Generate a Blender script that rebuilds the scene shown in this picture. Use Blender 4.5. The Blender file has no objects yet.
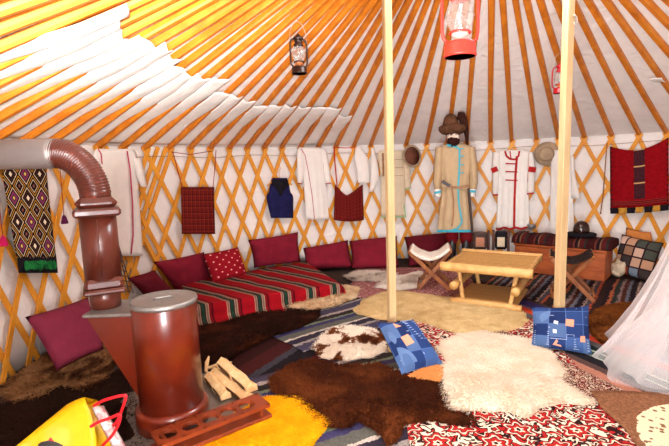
import bpy, math, random
from mathutils import Vector, Matrix, noise as mnoise
from math import sin, cos, pi, sqrt, atan2, radians
random.seed(7)
scene = bpy.context.scene
COL = scene.collection

# ---------------------------------------------------------------- survey of the place
FOC, PITCH, ROLL, EYE = 464., .1311, -.0328, 1.55
CX, CY, R, HW, APEX = 1.16, 3.51, 3.65, 1.75, 3.68      # yurt centre, wall radius, wall height, cone apex
fw = Vector((0, cos(PITCH), -sin(PITCH)))
_r = Vector((1, 0, 0)); _u = _r.cross(fw)
r2 = cos(ROLL)*_r + sin(ROLL)*_u
u2 = -sin(ROLL)*_r + cos(ROLL)*_u
EYEV = Vector((0, 0, EYE))

def ray(x, y): return fw + r2*((x-334.5)/FOC) + u2*((223-y)/FOC)
def F(x, y, z=0.):                       # sight line met with a level plane
    d = ray(x, y); return EYEV + d*((z-EYE)/d.z)
def W(x, y, off=0.):                     # sight line met with the round wall
    d = ray(x, y); rr = R-off
    a = d.x**2+d.y**2; b = -(d.x*CX+d.y*CY); c = CX*CX+CY*CY-rr*rr
    return EYEV + d*((-b+sqrt(max(b*b-a*c, 0)))/a)
def D(x, y, Y):                          # sight line at a distance
    d = ray(x, y); return EYEV + d*(Y/d.y)
def proj(P):
    d = Vector(P)-EYEV; z = d.dot(fw)
    if z < .05: return None
    return 334.5+FOC*d.dot(r2)/z, 223-FOC*d.dot(u2)/z
def zc(r): return HW+(APEX-HW)*(1-r/R)   # underside line of the roof cone
def pol(az, r, z): return Vector((CX+r*cos(az), CY+r*sin(az), z))

# ---------------------------------------------------------------- materials
def S(r, g, b):
    def f(c):
        c /= 255.
        return c/12.92 if c <= .04045 else ((c+.055)/1.055)**2.4
    return (f(r), f(g), f(b), 1)

class NT:
    def __init__(s, name):
        s.m = bpy.data.materials.new(name); s.m.use_nodes = True
        s.t = s.m.node_tree; s.b = s.t.nodes['Principled BSDF']
        s._tc = None
    def n(s, typ, **kw):
        nd = s.t.nodes.new(typ)
        for k, v in kw.items(): setattr(nd, k, v)
        return nd
    def lk(s, a, b): s.t.links.new(a, b)
    def tc(s, what='Object', scale=(1, 1, 1), rot=(0, 0, 0)):
        if s._tc is None: s._tc = s.n('ShaderNodeTexCoord')
        mp = s.n('ShaderNodeMapping'); mp.inputs['Scale'].default_value = scale; mp.inputs['Rotation'].default_value = rot
        s.lk(s._tc.outputs[what], mp.inputs['Vector']); return mp.outputs[0]
    def noise(s, vec, scale, detail=3, rough=.6, dist=0.):
        nd = s.n('ShaderNodeTexNoise'); nd.inputs['Scale'].default_value = scale; nd.inputs['Detail'].default_value = detail
        nd.inputs['Roughness'].default_value = rough; nd.inputs['Distortion'].default_value = dist
        s.lk(vec, nd.inputs['Vector']); return nd.outputs['Fac']
    def math(s, op, a, b=None):
        nd = s.n('ShaderNodeMath', operation=op)
        for i, v in enumerate((a, b)):
            if v is None: continue
            if isinstance(v, (int, float)): nd.inputs[i].default_value = v
            else: s.lk(v, nd.inputs[i])
        return nd.outputs[0]
    def xyz(s, vec):
        nd = s.n('ShaderNodeSeparateXYZ'); s.lk(vec, nd.inputs[0]); return nd.outputs
    def ramp(s, fac, stops, interp='LINEAR'):
        nd = s.n('ShaderNodeValToRGB'); e = nd.color_ramp; e.interpolation = interp
        while len(e.elements) < len(stops): e.elements.new(.5)
        for el, (p, c) in zip(e.elements, stops): el.position = p; el.color = c
        s.lk(fac, nd.inputs[0]); return nd.outputs[0]
    def mix(s, fac, a, b, mode='MIX'):
        nd = s.n('ShaderNodeMix', data_type='RGBA', blend_type=mode)
        for i, v in ((0, fac), (6, a), (7, b)):
            if isinstance(v, (int, float)): nd.inputs[i].default_value = v
            elif isinstance(v, tuple): nd.inputs[i].default_value = v
            else: s.lk(v, nd.inputs[i])
        return nd.outputs[2]
    def col(s, c):
        if isinstance(c, tuple): s.b.inputs['Base Color'].default_value = c
        else: s.lk(c, s.b.inputs['Base Color'])
    def bump(s, h, strength=.3, dist=.01):
        nd = s.n('ShaderNodeBump'); nd.inputs['Strength'].default_value = strength; nd.inputs['Distance'].default_value = dist
        s.lk(h, nd.inputs['Height']); s.lk(nd.outputs[0], s.b.inputs['Normal'])
    def fin(s, rough=.8, metal=0., spec=.3, sheen=0.):
        s.b.inputs['Roughness'].default_value = rough; s.b.inputs['Metallic'].default_value = metal
        s.b.inputs['Specular IOR Level'].default_value = spec
        if sheen: s.b.inputs['Sheen Weight'].default_value = sheen
        return s.m

def cloth(name, c, var=.12, rough=.9, weave=180, fold=6):
    t = NT(name); v = t.tc()
    n = t.noise(v, 9, 4)
    d = tuple(x*(1-var*1.6) for x in c[:3])+(1,); l = tuple(min(1, x*(1+var)) for x in c[:3])+(1,)
    t.col(t.ramp(n, [(.3, d), (.7, l)]))
    h = t.math('ADD', t.math('MULTIPLY', t.noise(v, weave, 1), .25), t.noise(v, fold, 3))
    t.bump(h, .5, .02)
    return t.fin(rough, spec=.15)

def wood(name, c1, c2, grain=(3, 3, 40), rough=.5, spec=.4, sc=1.):
    t = NT(name); v = t.tc('Object', grain)
    n = t.noise(v, sc, 4, .6, .6)
    t.col(t.ramp(n, [(.28, c1), (.72, c2)]))
    t.bump(n, .08, .004)
    return t.fin(rough, spec=spec)

def plain(name, c, rough=.5, metal=0., spec=.4, var=.08, sc=14):
    t = NT(name); n = t.noise(t.tc(), sc, 4)
    d = tuple(x*(1-var*1.5) for x in c[:3])+(1,); l = tuple(min(1, x*(1+var)) for x in c[:3])+(1,)
    t.col(t.ramp(n, [(.3, d), (.7, l)]))
    t.bump(n, .05, .003)
    return t.fin(rough, metal, spec)

def fur(name, stops, sc=3., dist=1.2, fine=.35):
    t = NT(name); v = t.tc()
    n = t.noise(v, sc, 4, .6, dist)
    c = t.ramp(n, stops)
    f = t.noise(t.tc('Object', (60, 60, 20)), 1., 3)
    c = t.mix(fine, c, t.ramp(f, [(.3, (.25, .22, .2, 1)), (.75, (1, 1, 1, 1))]), 'MULTIPLY')
    t.col(c); t.bump(f, .6, .02)
    return t.fin(.95, spec=.05)

def stripes(name, bands, axis=0, rep=1., rough=.95, flecks=.25, jit=.0):
    """bands: list of (width, colour) across one repeat of the uv"""
    t = NT(name); uv = t.tc('UV'); x = t.xyz(uv)[axis]
    if jit: x = t.math('ADD', x, t.math('MULTIPLY', t.math('SUBTRACT', t.noise(uv, 25, 2), .5), jit))
    f = t.math('FRACT', t.math('MULTIPLY', x, rep))
    tot = sum(b[0] for b in bands); p = 0; st = []
    for w, c in bands: st.append((p/tot, c)); p += w
    c = t.ramp(f, st, 'CONSTANT')
    if flecks:
        n = t.noise(t.tc('Object', (1, 1, 1)), 90, 2)
        c = t.mix(flecks, c, t.ramp(n, [(.35, (.2, .2, .2, 1)), (.65, (1.0, 1.0, 1.0, 1))]), 'MULTIPLY')
    t.col(c); t.bump(t.noise(t.tc(), 120, 2), .4, .008)
    return t.fin(rough, spec=.1)

M = {}
# roof and wall cloth
t = NT('canvas'); v = t.tc()
t.col(t.ramp(t.noise(v, 3, 4), [(.3, S(234, 226, 221)), (.7, S(246, 238, 233))]))
hh = t.math('ADD', t.noise(t.tc('Object', (1, 1, 1)), 5, 4, .55, 1.5), t.math('MULTIPLY', t.noise(v, 160, 1), .06))
t.bump(hh, .35, .06); M['canvas'] = t.fin(.9, spec=.1)
M['liner'] = cloth('liner_cotton', S(246, 240, 234), .03, .9, 150, 8)
M['rafter'] = wood('rafter_varnish', S(182, 94, 14), S(220, 132, 32), (6, 6, 6), .42, .4, 1.)
M['lattice'] = wood('lattice_varnish', S(212, 134, 34), S(234, 160, 52), (7, 7, 7), .5, .35, 1.)
M['pine'] = wood('pine_post', S(176, 142, 98), S(206, 176, 132), (14, 14, 1.2), .6, .25, 1.)
M['bamboo'] = wood('bamboo', S(184, 132, 70), S(220, 174, 108), (8, 8, 8), .45, .4, 1.)
M['bamboo_mat'] = stripes('bamboo_slats', [(.8, S(196, 146, 84)), (.2, S(136, 92, 46))], 1, 26, .6, .3)
M['brown_wood'] = wood('brown_wood', S(116, 60, 22), S(164, 96, 44), (10, 10, 3), .5)
M['dark_wood'] = wood('dark_wood', S(52, 24, 16), S(92, 44, 28), (10, 10, 3), .5)
M['red_wood'] = wood('red_wood', S(100, 34, 10), S(136, 54, 20), (5, 5, 5), .45)
M['chest'] = wood('chest_wood', S(140, 62, 24), S(188, 96, 46), (3, 3, 14), .5)
M['log'] = wood('log_wood', S(206, 160, 104), S(240, 204, 154), (12, 12, 6), .8, .1)
M['bark'] = wood('bark', S(70, 46, 30), S(120, 84, 56), (9, 9, 9), .95, .05)
t = NT('brown_enamel'); n = t.noise(t.tc(), 6, 4)
t.col(t.ramp(n, [(.3, S(88, 22, 6)), (.7, S(104, 30, 10))])); t.bump(t.noise(t.tc(), 3, 2), .1, .01)
t.b.inputs['Coat Weight'].default_value = .45; t.b.inputs['Coat Roughness'].default_value = .12; M['enamel'] = t.fin(.3, spec=.5)
t = NT('duct_enamel'); v = t.tc()
base = t.ramp(t.noise(v, 5, 3), [(.3, S(80, 30, 18)), (.7, S(96, 40, 26))])
sc_ = t.ramp(t.noise(t.tc('Object', (30, 30, 3)), 1., 4, .7), [(.68, (0, 0, 0, 1)), (.74, (.7, .7, .7, 1))])
t.col(t.mix(sc_, base, S(196, 160, 140))); t.b.inputs['Coat Weight'].default_value = .2; M['duct'] = t.fin(.35, spec=.5)
M['steel'] = plain('brushed_steel', S(150, 146, 142), .45, .7, .5, .12, 30)
M['galv'] = plain('galvanised_pipe', S(160, 154, 152), .45, .6, .5, .06, 8)
M['plate'] = plain('steel_plate', S(120, 108, 98), .5, .5, .4, .15, 12)
M['maroon'] = cloth('maroon_cotton', S(124, 24, 42), .14, .9, 160, 7)
M['maroon_dark'] = cloth('burgundy_cotton', S(98, 18, 32), .14, .9, 160, 7)
M['rose'] = cloth('faded_rose_cotton', S(128, 42, 64), .1, .9, 160, 7)
M['white_cloth'] = cloth('white_cotton', S(240, 232, 224), .03, .9, 170, 9)
M['cream_cloth'] = cloth('cream_linen', S(222, 202, 172), .06, .9, 170, 9)
M['sand_robe'] = cloth('sand_wool', S(192, 164, 128), .06, .95, 170, 9)
M['turq'] = cloth('turquoise_trim', S(70, 170, 190), .1)
M['red_trim'] = cloth('red_trim', S(178, 34, 32), .1)
M['pink_trim'] = cloth('crimson_stripe', S(186, 66, 92), .1)
M['green_trim'] = cloth('sage_trim', S(160, 190, 140), .1)
M['navy'] = cloth('navy_cloth', S(30, 28, 74), .25)
M['black_cloth'] = cloth('black_felt', S(26, 22, 28), .25)
M['felt_hat'] = cloth('grey_beige_felt', S(176, 150, 122), .16)
M['straw_in'] = cloth('brown_lining', S(120, 74, 58), .16)
M['hat_fur'] = fur('hat_fur', [(.3, S(70, 44, 30)), (.7, S(116, 78, 56))], 9)
M['tail_fur'] = fur('tail_fur', [(.3, S(40, 22, 18)), (.7, S(74, 44, 34))], 9)
M['beard'] = fur('beard_fur', [(.3, S(38, 18, 16)), (.7, S(64, 32, 28))], 12)
M['face'] = plain('pale_face', S(226, 204, 186), .6)
M['leather'] = plain('brown_leather', S(150, 98, 50), .5, 0, .4, .2)
M['dark_leather'] = plain('dark_leather', S(44, 22, 18), .4, 0, .5, .2)
M['black_leather'] = plain('black_leather', S(24, 20, 22), .35, 0, .5, .2)
M['cord'] = cloth('cord', S(150, 120, 90), .1)
M['red_cord'] = cloth('red_cord', S(150, 40, 50), .1)
M['purple_yarn'] = cloth('purple_yarn', S(96, 30, 70), .2)
M['pink_yarn'] = cloth('pink_yarn', S(206, 30, 96), .2)
M['red_paint'] = plain('red_lantern_paint', S(226, 58, 44), .35, .0, .5, .06)
M['dark_red_paint'] = plain('crimson_lantern_paint', S(176, 20, 30), .35, .0, .5, .06)
M['black_paint'] = plain('bronze_black_paint', S(48, 28, 22), .35, .3, .5, .1)
M['wire'] = plain('steel_wire', S(196, 176, 160), .35, .7)
M['cream_metal'] = plain('burner_metal', S(232, 222, 206), .35, .4)
M['amber_metal'] = plain('copper_burner', S(214, 130, 80), .35, .3)
t = NT('lantern_glass'); tr = t.n('ShaderNodeBsdfTransparent'); gl = t.n('ShaderNodeBsdfGlossy'); gl.inputs['Roughness'].default_value = .05
tr.inputs['Color'].default_value = (.93, .94, .93, 1)
lw = t.n('ShaderNodeLayerWeight'); lw.inputs['Blend'].default_value = .35
df = t.n('ShaderNodeBsdfDiffuse'); df.inputs['Color'].default_value = (.9, .88, .85, 1); mg = t.n('ShaderNodeMixShader'); mg.inputs[0].default_value = .6
t.lk(gl.outputs[0], mg.inputs[1]); t.lk(df.outputs[0], mg.inputs[2])
mx = t.n('ShaderNodeMixShader'); t.lk(t.math('ADD', t.math('MULTIPLY', lw.outputs['Facing'], .45), .12), mx.inputs[0]); t.lk(tr.outputs[0], mx.inputs[1]); t.lk(mg.outputs[0], mx.inputs[2])
t.lk(mx.outputs[0], t.t.nodes['Material Output'].inputs['Surface']); M['glass'] = t.m
t = NT('tulle'); tr = t.n('ShaderNodeBsdfTransparent'); df = t.n('ShaderNodeBsdfDiffuse'); df.inputs['Color'].default_value = S(248, 240, 238)
tl = t.n('ShaderNodeBsdfTranslucent'); tl.inputs['Color'].default_value = S(248, 240, 238)
ms = t.n('ShaderNodeMixShader'); ms.inputs[0].default_value = .35; t.lk(df.outputs[0], ms.inputs[1]); t.lk(tl.outputs[0], ms.inputs[2])
lw = t.n('ShaderNodeLayerWeight'); lw.inputs['Blend'].default_value = .5
mx = t.n('ShaderNodeMixShader'); t.lk(t.math('ADD', t.math('MULTIPLY', t.math('POWER', lw.outputs['Facing'], 1.6), .5), .24), mx.inputs[0])
t.lk(tr.outputs[0], mx.inputs[1]); t.lk(ms.outputs[0], mx.inputs[2]); t.lk(mx.outputs[0], t.t.nodes['Material Output'].inputs['Surface']); M['tulle'] = t.m
# hides
M['cow_dark'] = fur('dark_cowhide', [(.25, S(24, 9, 4)), (.5, S(40, 16, 8)), (.62, S(60, 26, 12)), (.8, S(78, 38, 18))], 2.2, .6)
M['cow_mid'] = fur('chestnut_cowhide', [(.25, S(34, 12, 4)), (.46, S(58, 24, 8)), (.60, S(90, 42, 16)), (.8, S(118, 62, 28))], 1.8, .6)
M['cow_black'] = fur('blackish_hide', [(.3, S(26, 14, 10)), (.7, S(46, 26, 18))], 2.)
M['tan_hide'] = fur('tan_hide', [(.34, S(44, 22, 12)), (.44, S(96, 60, 36)), (.52, S(158, 112, 72)), (.75, S(196, 152, 108))], 2.6, .9)
M['goat'] = fur('white_and_brown_goat', [(.40, S(70, 32, 14)), (.455, S(120, 64, 30)), (.475, S(232, 214, 192)), (.8, S(244, 230, 210))], 3.0, .4, .15)
M['beige_hide'] = fur('beige_goat_hide', [(.3, S(180, 130, 90)), (.5, S(224, 192, 150)), (.75, S(238, 214, 178))], 5, .8, .2)
M['sheep_cream'] = fur('cream_sheepskin', [(.3, S(196, 160, 104)), (.7, S(226, 196, 142))], 7, .4, .25)
M['sheep_white'] = fur('white_sheepskin', [(.3, S(212, 190, 160)), (.7, S(236, 218, 196))], 5, .4, .18)
M['goat_grey'] = fur('greyish_white_hide', [(.34, S(120, 98, 84)), (.46, S(214, 196, 180)), (.8, S(238, 226, 212))], 5, .4, .2)
M['rust_hide'] = fur('rust_hide', [(.3, S(74, 34, 12)), (.6, S(130, 72, 28)), (.8, S(168, 104, 48))], 4)
# textiles
RD, GR, WH, DK, GN = S(146, 10, 22), S(120, 104, 92), S(214, 196, 170), S(36, 22, 24), S(30, 52, 40)
M['kilim_red'] = stripes('red_striped_kilim', [(.46, RD), (.02, S(176, 140, 112)), (.06, S(112, 84, 74)), (.02, S(170, 130, 104)), (.03, DK), (.12, GN), (.03, DK), (.02, S(170, 130, 104)), (.07, S(118, 92, 80)), (.02, S(176, 140, 112)), (.09, S(116, 12, 22)), (.06, S(76, 8, 16))], 0, 1, .95, .25)
M['rag_purple'] = stripes('purple_grey_rag_stripes', [(.2, S(70, 62, 80)), (.07, S(150, 138, 132)), (.14, S(48, 40, 52)), (.05, S(196, 182, 168)), (.16, S(92, 90, 82)), (.1, S(58, 52, 88)), (.06, S(112, 122, 96)), (.12, S(44, 34, 32)), (.08, S(160, 144, 138))], 1, 1.6, .95, .5, .06)
M['rag_dark'] = stripes('navy_maroon_rag_stripes', [(.2, S(44, 14, 12)), (.16, S(34, 34, 46)), (.1, S(78, 22, 18)), (.2, S(26, 20, 26)), (.08, S(56, 54, 62)), (.18, S(62, 20, 18))], 1, 1.2, .95, .5, .05)
M['rag_multi'] = stripes('multicolour_rag_stripes', [(.12, S(52, 34, 32)), (.06, S(176, 80, 48)), (.1, S(80, 72, 82)), (.05, S(180, 150, 134)), (.14, S(40, 28, 34)), (.07, S(112, 116, 128)), (.1, S(82, 40, 30)), (.06, S(150, 122, 118)), (.12, S(46, 52, 50)), (.06, S(180, 98, 64)), (.12, S(40, 28, 32))], 1, 2.3, .95, .6, .09)
M['rag_border'] = stripes('bright_edge_rag_stripes', [(.09, S(170, 112, 92)), (.07, S(84, 60, 54)), (.10, S(30, 26, 30)), (.02, S(150, 160, 140)), (.07, S(20, 56, 40)), (.02, S(170, 180, 160)), (.07, S(26, 40, 36)), (.08, S(92, 84, 84)), (.09, S(190, 60, 34)), (.05, S(120, 96, 110)), (.14, S(58, 44, 92)), (.2, S(70, 52, 50))], 1, 1.0, .95, .4, .03)
def floral(name, red, white, black, sc, edge_=True):
    t = NT(name); uv = t.tc('UV')
    vo = t.n('ShaderNodeTexVoronoi'); vo.inputs['Scale'].default_value = sc
    nn = t.n('ShaderNodeTexNoise'); nn.inputs['Scale'].default_value = sc*1.6; nn.inputs['Detail'].default_value = 2
    t.lk(uv, nn.inputs['Vector'])
    vm = t.n('ShaderNodeVectorMath', operation='MULTIPLY_ADD'); vm.inputs[1].default_value = (.16, .16, 0)
    t.lk(nn.outputs['Color'], vm.inputs[0]); t.lk(uv, vm.inputs[2]); t.lk(vm.outputs[0], vo.inputs['Vector'])
    d = vo.outputs['Distance']
    petals = t.math('FRACT', t.math('MULTIPLY', t.math('ADD', d, t.math('MULTIPLY', t.noise(uv, sc*2.6, 1), .55)), 2.6))
    xq = t.xyz(uv)
    def rosette(q, ox):
        a = t.math('SUBTRACT', t.math('FRACT', t.math('ADD', t.math('MULTIPLY', xq[0], q), ox)), .5)
        b = t.math('SUBTRACT', t.math('FRACT', t.math('ADD', t.math('MULTIPLY', xq[1], q), ox)), .5)
        rr = t.math('SQRT', t.math('ADD', t.math('MULTIPLY', a, a), t.math('MULTIPLY', b, b)))
        th = t.math('ARCTAN2', b, a)
        return t.math('MULTIPLY', rr, t.math('ADD', 1.0, t.math('MULTIPLY', t.math('COSINE', t.math('MULTIPLY', th, 6)), .20)))
    q = sc*.46
    ds = t.math('MINIMUM', rosette(q, 0.), rosette(q, .5))
    ds = t.math('ADD', ds, t.math('MULTIPLY', t.math('SUBTRACT', t.noise(uv, sc*5, 1), .5), .09))
    leaf = t.ramp(t.noise(uv, sc*2.3, 1, .5, 1.2), [(0, red), (.36, black), (.45, white), (.54, white), (.57, black), (.645, red)], 'CONSTANT')
    ros = t.ramp(ds, [(0, black), (.035, white), (.07, red), (.15, black), (.175, white), (.205, red), (.25, black), (.275, white)], 'CONSTANT')
    c = t.mix(t.math('LESS_THAN', ds, .275), leaf, ros)
    xs = t.xyz(uv)
    # plain guard stripes along the edges
    ed = t.math('ADD', xs[1], 5.)
    g = t.ramp(ed, [(0, S(70, 24, 24)), (.03, (0, 0, 0, 1)), (.20, S(96, 20, 22)), (.215, S(222, 200, 180)), (.228, S(150, 24, 28)), (.245, (0, 0, 0, 1))], 'CONSTANT')
    isb = t.ramp(ed, [(0, (1, 1, 1, 1)), (.03, (0, 0, 0, 1)), (.20, (1, 1, 1, 1)), (.245, (0, 0, 0, 1))], 'CONSTANT')
    inb = t.ramp(ed, [(0, (1, 1, 1, 1)), (.20, (0, 0, 0, 1))], 'CONSTANT')
    cb = t.mix(inb, c, t.ramp(petals, [(0, S(120, 22, 24)), (.40, S(50, 22, 22)), (.62, S(214, 190, 172)), (.74, S(140, 28, 30))], 'CONSTANT'))
    c = t.mix(isb, cb, g)
    t.col(c); t.bump(t.noise(t.tc(), 150, 2), .5, .01)
    return t.fin(.95, spec=.08)
M['carpet'] = floral('red_white_floral_carpet', S(164, 30, 28), S(226, 204, 180), S(40, 18, 18), 7)
M['runner'] = floral('dark_red_runner', S(104, 18, 22), S(206, 176, 150), S(36, 14, 16), 15)
M['carpet_back'] = floral('burgundy_floral_carpet', S(130, 24, 34), S(206, 160, 150), S(74, 20, 26), 14, False)
def plaid(name, c, a, b, sc):
    t = NT(name); x = t.xyz(t.tc('UV'))
    s1 = t.ramp(t.math('FRACT', t.math('MULTIPLY', x[0], sc)), [(0, c), (.42, a), (.5, c), (.62, b), (.8, c)], 'CONSTANT')
    s2 = t.ramp(t.math('FRACT', t.math('MULTIPLY', x[1], sc)), [(0, c), (.42, a), (.5, c), (.62, b), (.8, c)], 'CONSTANT')
    t.col(t.mix(.5, s1, s2)); t.bump(t.noise(t.tc(), 20, 3), .5, .02); return t.fin(.9, spec=.1)
M['plaid'] = plaid('red_brown_plaid', S(104, 24, 20), S(160, 62, 34), S(54, 14, 16), 8)
M['dark_plaid'] = plaid('dark_red_fine_plaid', S(104, 20, 18), S(150, 54, 40), S(66, 12, 14), 9)
t = NT('diamond_weave'); x = t.xyz(t.tc('UV'))
u_ = t.math('ABSOLUTE', t.math('SUBTRACT', t.math('FRACT', t.math('MULTIPLY', x[0], 3)), .5))
v_ = t.math('ABSOLUTE', t.math('SUBTRACT', t.math('FRACT', t.math('MULTIPLY', x[1], 4.5)), .5))
dd = t.math('ADD', u_, v_)
cell = t.math('ADD', t.math('FLOOR', t.math('MULTIPLY', x[0], 3)), t.math('FLOOR', t.math('MULTIPLY', x[1], 4.5)))
par = t.math('MODULO', t.math('ABSOLUTE', cell), 2.)
BK = S(24, 12, 14)
c1 = t.ramp(dd, [(0, S(232, 200, 110)), (.09, BK), (.16, S(132, 52, 96)), (.30, BK), (.40, S(226, 206, 170)), (.45, BK), (.56, S(190, 132, 36)), (.62, BK), (.71, S(226, 206, 170)), (.75, BK), (.92, S(150, 96, 30))], 'CONSTANT')
c2 = t.ramp(dd, [(0, S(240, 226, 196)), (.12, BK), (.22, S(60, 30, 24)), (.32, BK), (.40, S(226, 206, 170)), (.45, BK), (.56, S(190, 132, 36)), (.62, BK), (.71, S(226, 206, 170)), (.75, BK), (.90, S(110, 44, 80))], 'CONSTANT')
t.col(t.mix(par, c1, c2)); t.bump(t.noise(t.tc(), 60, 2), .5, .01); M['diamond'] = t.fin(.95, spec=.1)
t = NT('polka'); x = t.xyz(t.tc('UV'))
def dots(t, x, sc, rad, ox=0, oy=0):
    a = t.math('SUBTRACT', t.math('FRACT', t.math('ADD', t.math('MULTIPLY', x[0], sc), ox)), .5)
    b = t.math('SUBTRACT', t.math('FRACT', t.math('ADD', t.math('MULTIPLY', x[1], sc), oy)), .5)
    return t.math('LESS_THAN', t.math('ADD', t.math('MULTIPLY', a, a), t.math('MULTIPLY', b, b)), rad*rad)
k = t.math('MAXIMUM', dots(t, x, 4, .065), dots(t, x, 4, .065, .5, .5))
k2 = t.math('MAXIMUM', dots(t, x, 4, .16), dots(t, x, 4, .16, .5, .5))
c = t.mix(k2, S(136, 14, 28), S(158, 30, 38)); c = t.mix(k, c, S(244, 214, 196)); t.col(c); t.bump(t.noise(t.tc(), 8, 3), .4, .02); M['polka'] = t.fin(.9, spec=.1)
def patchwork(name, cols, sc, seam, seamw=.07):
    t = NT(name); uv = t.tc('UV', (sc, sc, 1)); x = t.xyz(uv)
    vo = t.n('ShaderNodeTexWhiteNoise', noise_dimensions='2D')
    cb = t.n('ShaderNodeCombineXYZ'); t.lk(t.math('ADD', t.math('FLOOR', x[0]), 11.3), cb.inputs[0]); t.lk(t.math('FLOOR', x[1]), cb.inputs[1])
    t.lk(cb.outputs[0], vo.inputs['Vector'])
    c = t.ramp(vo.outputs['Value'], [(i/len(cols), q) for i, q in enumerate(cols)], 'CONSTANT')
    fx, fy = t.math('FRACT', x[0]), t.math('FRACT', x[1])
    e = t.math('MINIMUM', t.math('MINIMUM', fx, t.math('SUBTRACT', 1., fx)), t.math('MINIMUM', fy, t.math('SUBTRACT', 1., fy)))
    c = t.mix(t.math('LESS_THAN', e, seamw), c, seam)
    t.col(c); t.bump(t.noise(t.tc(), 9, 3), .4, .02); return t.fin(.9, spec=.1)
M['patch'] = patchwork('patchwork', [S(190, 146, 116), S(74, 78, 70), S(206, 170, 150), S(118, 134, 150), S(126, 54, 34), S(196, 156, 130), S(60, 52, 50), S(214, 200, 190), S(150, 110, 84)], 4, S(48, 30, 34), .08)
M['denim'] = patchwork('denim_patches', [S(26, 42, 84), S(38, 58, 104), S(54, 78, 124), S(32, 50, 96), S(70, 92, 130), S(26, 40, 80)], 3.4, S(76, 100, 146), .02)
M['denim_pale'] = cloth('pale_denim', S(86, 108, 146), .1)
M['salmon_patch'] = cloth('salmon_patch', S(206, 142, 112), .1)
M['stitch'] = cloth('stitch_thread', S(176, 186, 206), .05)
t = NT('kilim_panel'); x = t.xyz(t.tc('UV'))
cen = t.math('ABSOLUTE', t.math('SUBTRACT', x[0], .5))
vv = t.math('FRACT', t.math('MULTIPLY', t.math('SUBTRACT', x[1], .14), 3.45))
mot = t.noise(t.tc('UV', (14, 14, 1)), 4, 2)
dark = t.ramp(mot, [(.4, S(34, 14, 22)), (.6, S(84, 40, 46))])
dark = t.mix(t.math('GREATER_THAN', vv, .92), dark, S(206, 160, 104))
red = t.ramp(t.noise(t.tc(), 30, 3), [(.3, S(120, 6, 14)), (.7, S(146, 12, 22))])
inner = t.math('MULTIPLY', t.math('LESS_THAN', cen, .095), t.math('GREATER_THAN', x[1], .14))
c = t.mix(inner, red, dark)
band = t.math('LESS_THAN', t.math('ABSOLUTE', t.math('SUBTRACT', x[1], .075)), .04)
bc = t.ramp(t.math('FRACT', t.math('MULTIPLY', x[1], 32)), [(0, S(70, 20, 24)), (.4, S(150, 40, 36)), (.7, S(110, 30, 26))], 'CONSTANT')
c = t.mix(band, c, bc)
edge = t.math('MULTIPLY', t.math('GREATER_THAN', cen, .46), t.math('GREATER_THAN', t.math('FRACT', t.math('MULTIPLY', x[1], 13)), .62))
c = t.mix(edge, c, S(70, 20, 26)); t.col(c); t.bump(t.noise(t.tc(), 120, 2), .4, .01); M['kilim_panel'] = t.fin(.95, spec=.08)
M['fringe_yellow'] = cloth('ochre_wool', S(196, 140, 52), .2)
M['fringe_black'] = cloth('black_wool', S(30, 22, 28), .2)
M['green_fringe'] = fur('green_wool', [(.3, S(14, 60, 34)), (.7, S(50, 160, 80))], 14, .5)
M['chest_cloth'] = stripes('dark_striped_blanket', [(.2, S(64, 22, 22)), (.08, S(104, 50, 40)), (.14, S(36, 20, 24)), (.06, S(120, 84, 60)), (.2, S(84, 26, 26)), (.1, S(46, 40, 36)), (.14, S(58, 18, 20))], 0, 5, .95, .3)
M['yellow_shag'] = fur('yellow_shag', [(.3, S(222, 140, 4)), (.7, S(244, 172, 16))], 8, .4, .25)
M['floor'] = fur('felt_floor', [(.3, S(50, 38, 36)), (.7, S(84, 66, 58))], 3)
t = NT('dotted_rug'); uv = t.tc('UV'); x = t.xyz(uv)
q = t.math('ADD', t.math('POWER', t.math('DIVIDE', t.math('SUBTRACT', x[0], .80), .76), 2.), t.math('POWER', t.math('DIVIDE', t.math('SUBTRACT', x[1], .42), .50), 2.))
q = t.math('ADD', q, t.math('MULTIPLY', t.noise(uv, 14, 2), .12))
mask = t.math('LESS_THAN', q, 1.06)
vo = t.n('ShaderNodeTexVoronoi'); vo.inputs['Scale'].default_value = 22; t.lk(uv, vo.inputs['Vector'])
spot = t.math('LESS_THAN', vo.outputs['Distance'], .28)
cr = t.mix(spot, S(234, 212, 176), S(130, 96, 66)); br = t.ramp(t.noise(t.tc(), 70, 2), [(.3, S(104, 66, 44)), (.7, S(150, 102, 72))])
t.col(t.mix(mask, br, cr)); t.bump(t.noise(t.tc(), 90, 2), .8, .02); M['dotted_rug'] = t.fin(.95, spec=.05)
M['yellow_bag'] = plain('yellow_polythene', S(240, 184, 0), .35, 0, .5, .04)
M['red_strap'] = plain('red_webbing', S(214, 24, 34), .5)
M['black_print'] = plain('black_print', S(28, 22, 20), .5)
M['paper'] = None
t = NT('pink_printed_paper'); c = t.ramp(t.noise(t.tc(), 22, 3, .6, 1.), [(.4, S(236, 226, 224)), (.52, S(232, 190, 186)), (.6, S(206, 120, 126)), (.66, S(240, 232, 230))]); t.col(c); M['paper'] = t.fin(.5)
M['suede'] = plain('tan_suede', S(196, 122, 64), .9, 0, .1, .1)
M['helmet'] = plain('dark_brown_lacquer', S(40, 20, 14), .15, 0, .6, .1)
M['mesh_net'] = cloth('dark_net', S(92, 72, 66), .3)
M['sling_dark'] = cloth('dark_canvas_sling', S(40, 28, 26), .2)
M['fleece'] = fur('white_fleece', [(.3, S(226, 208, 190)), (.7, S(246, 236, 224))], 10, .4, .2)
M['red_trousers'] = cloth('crimson_trousers', S(124, 16, 28), .2)

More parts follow.
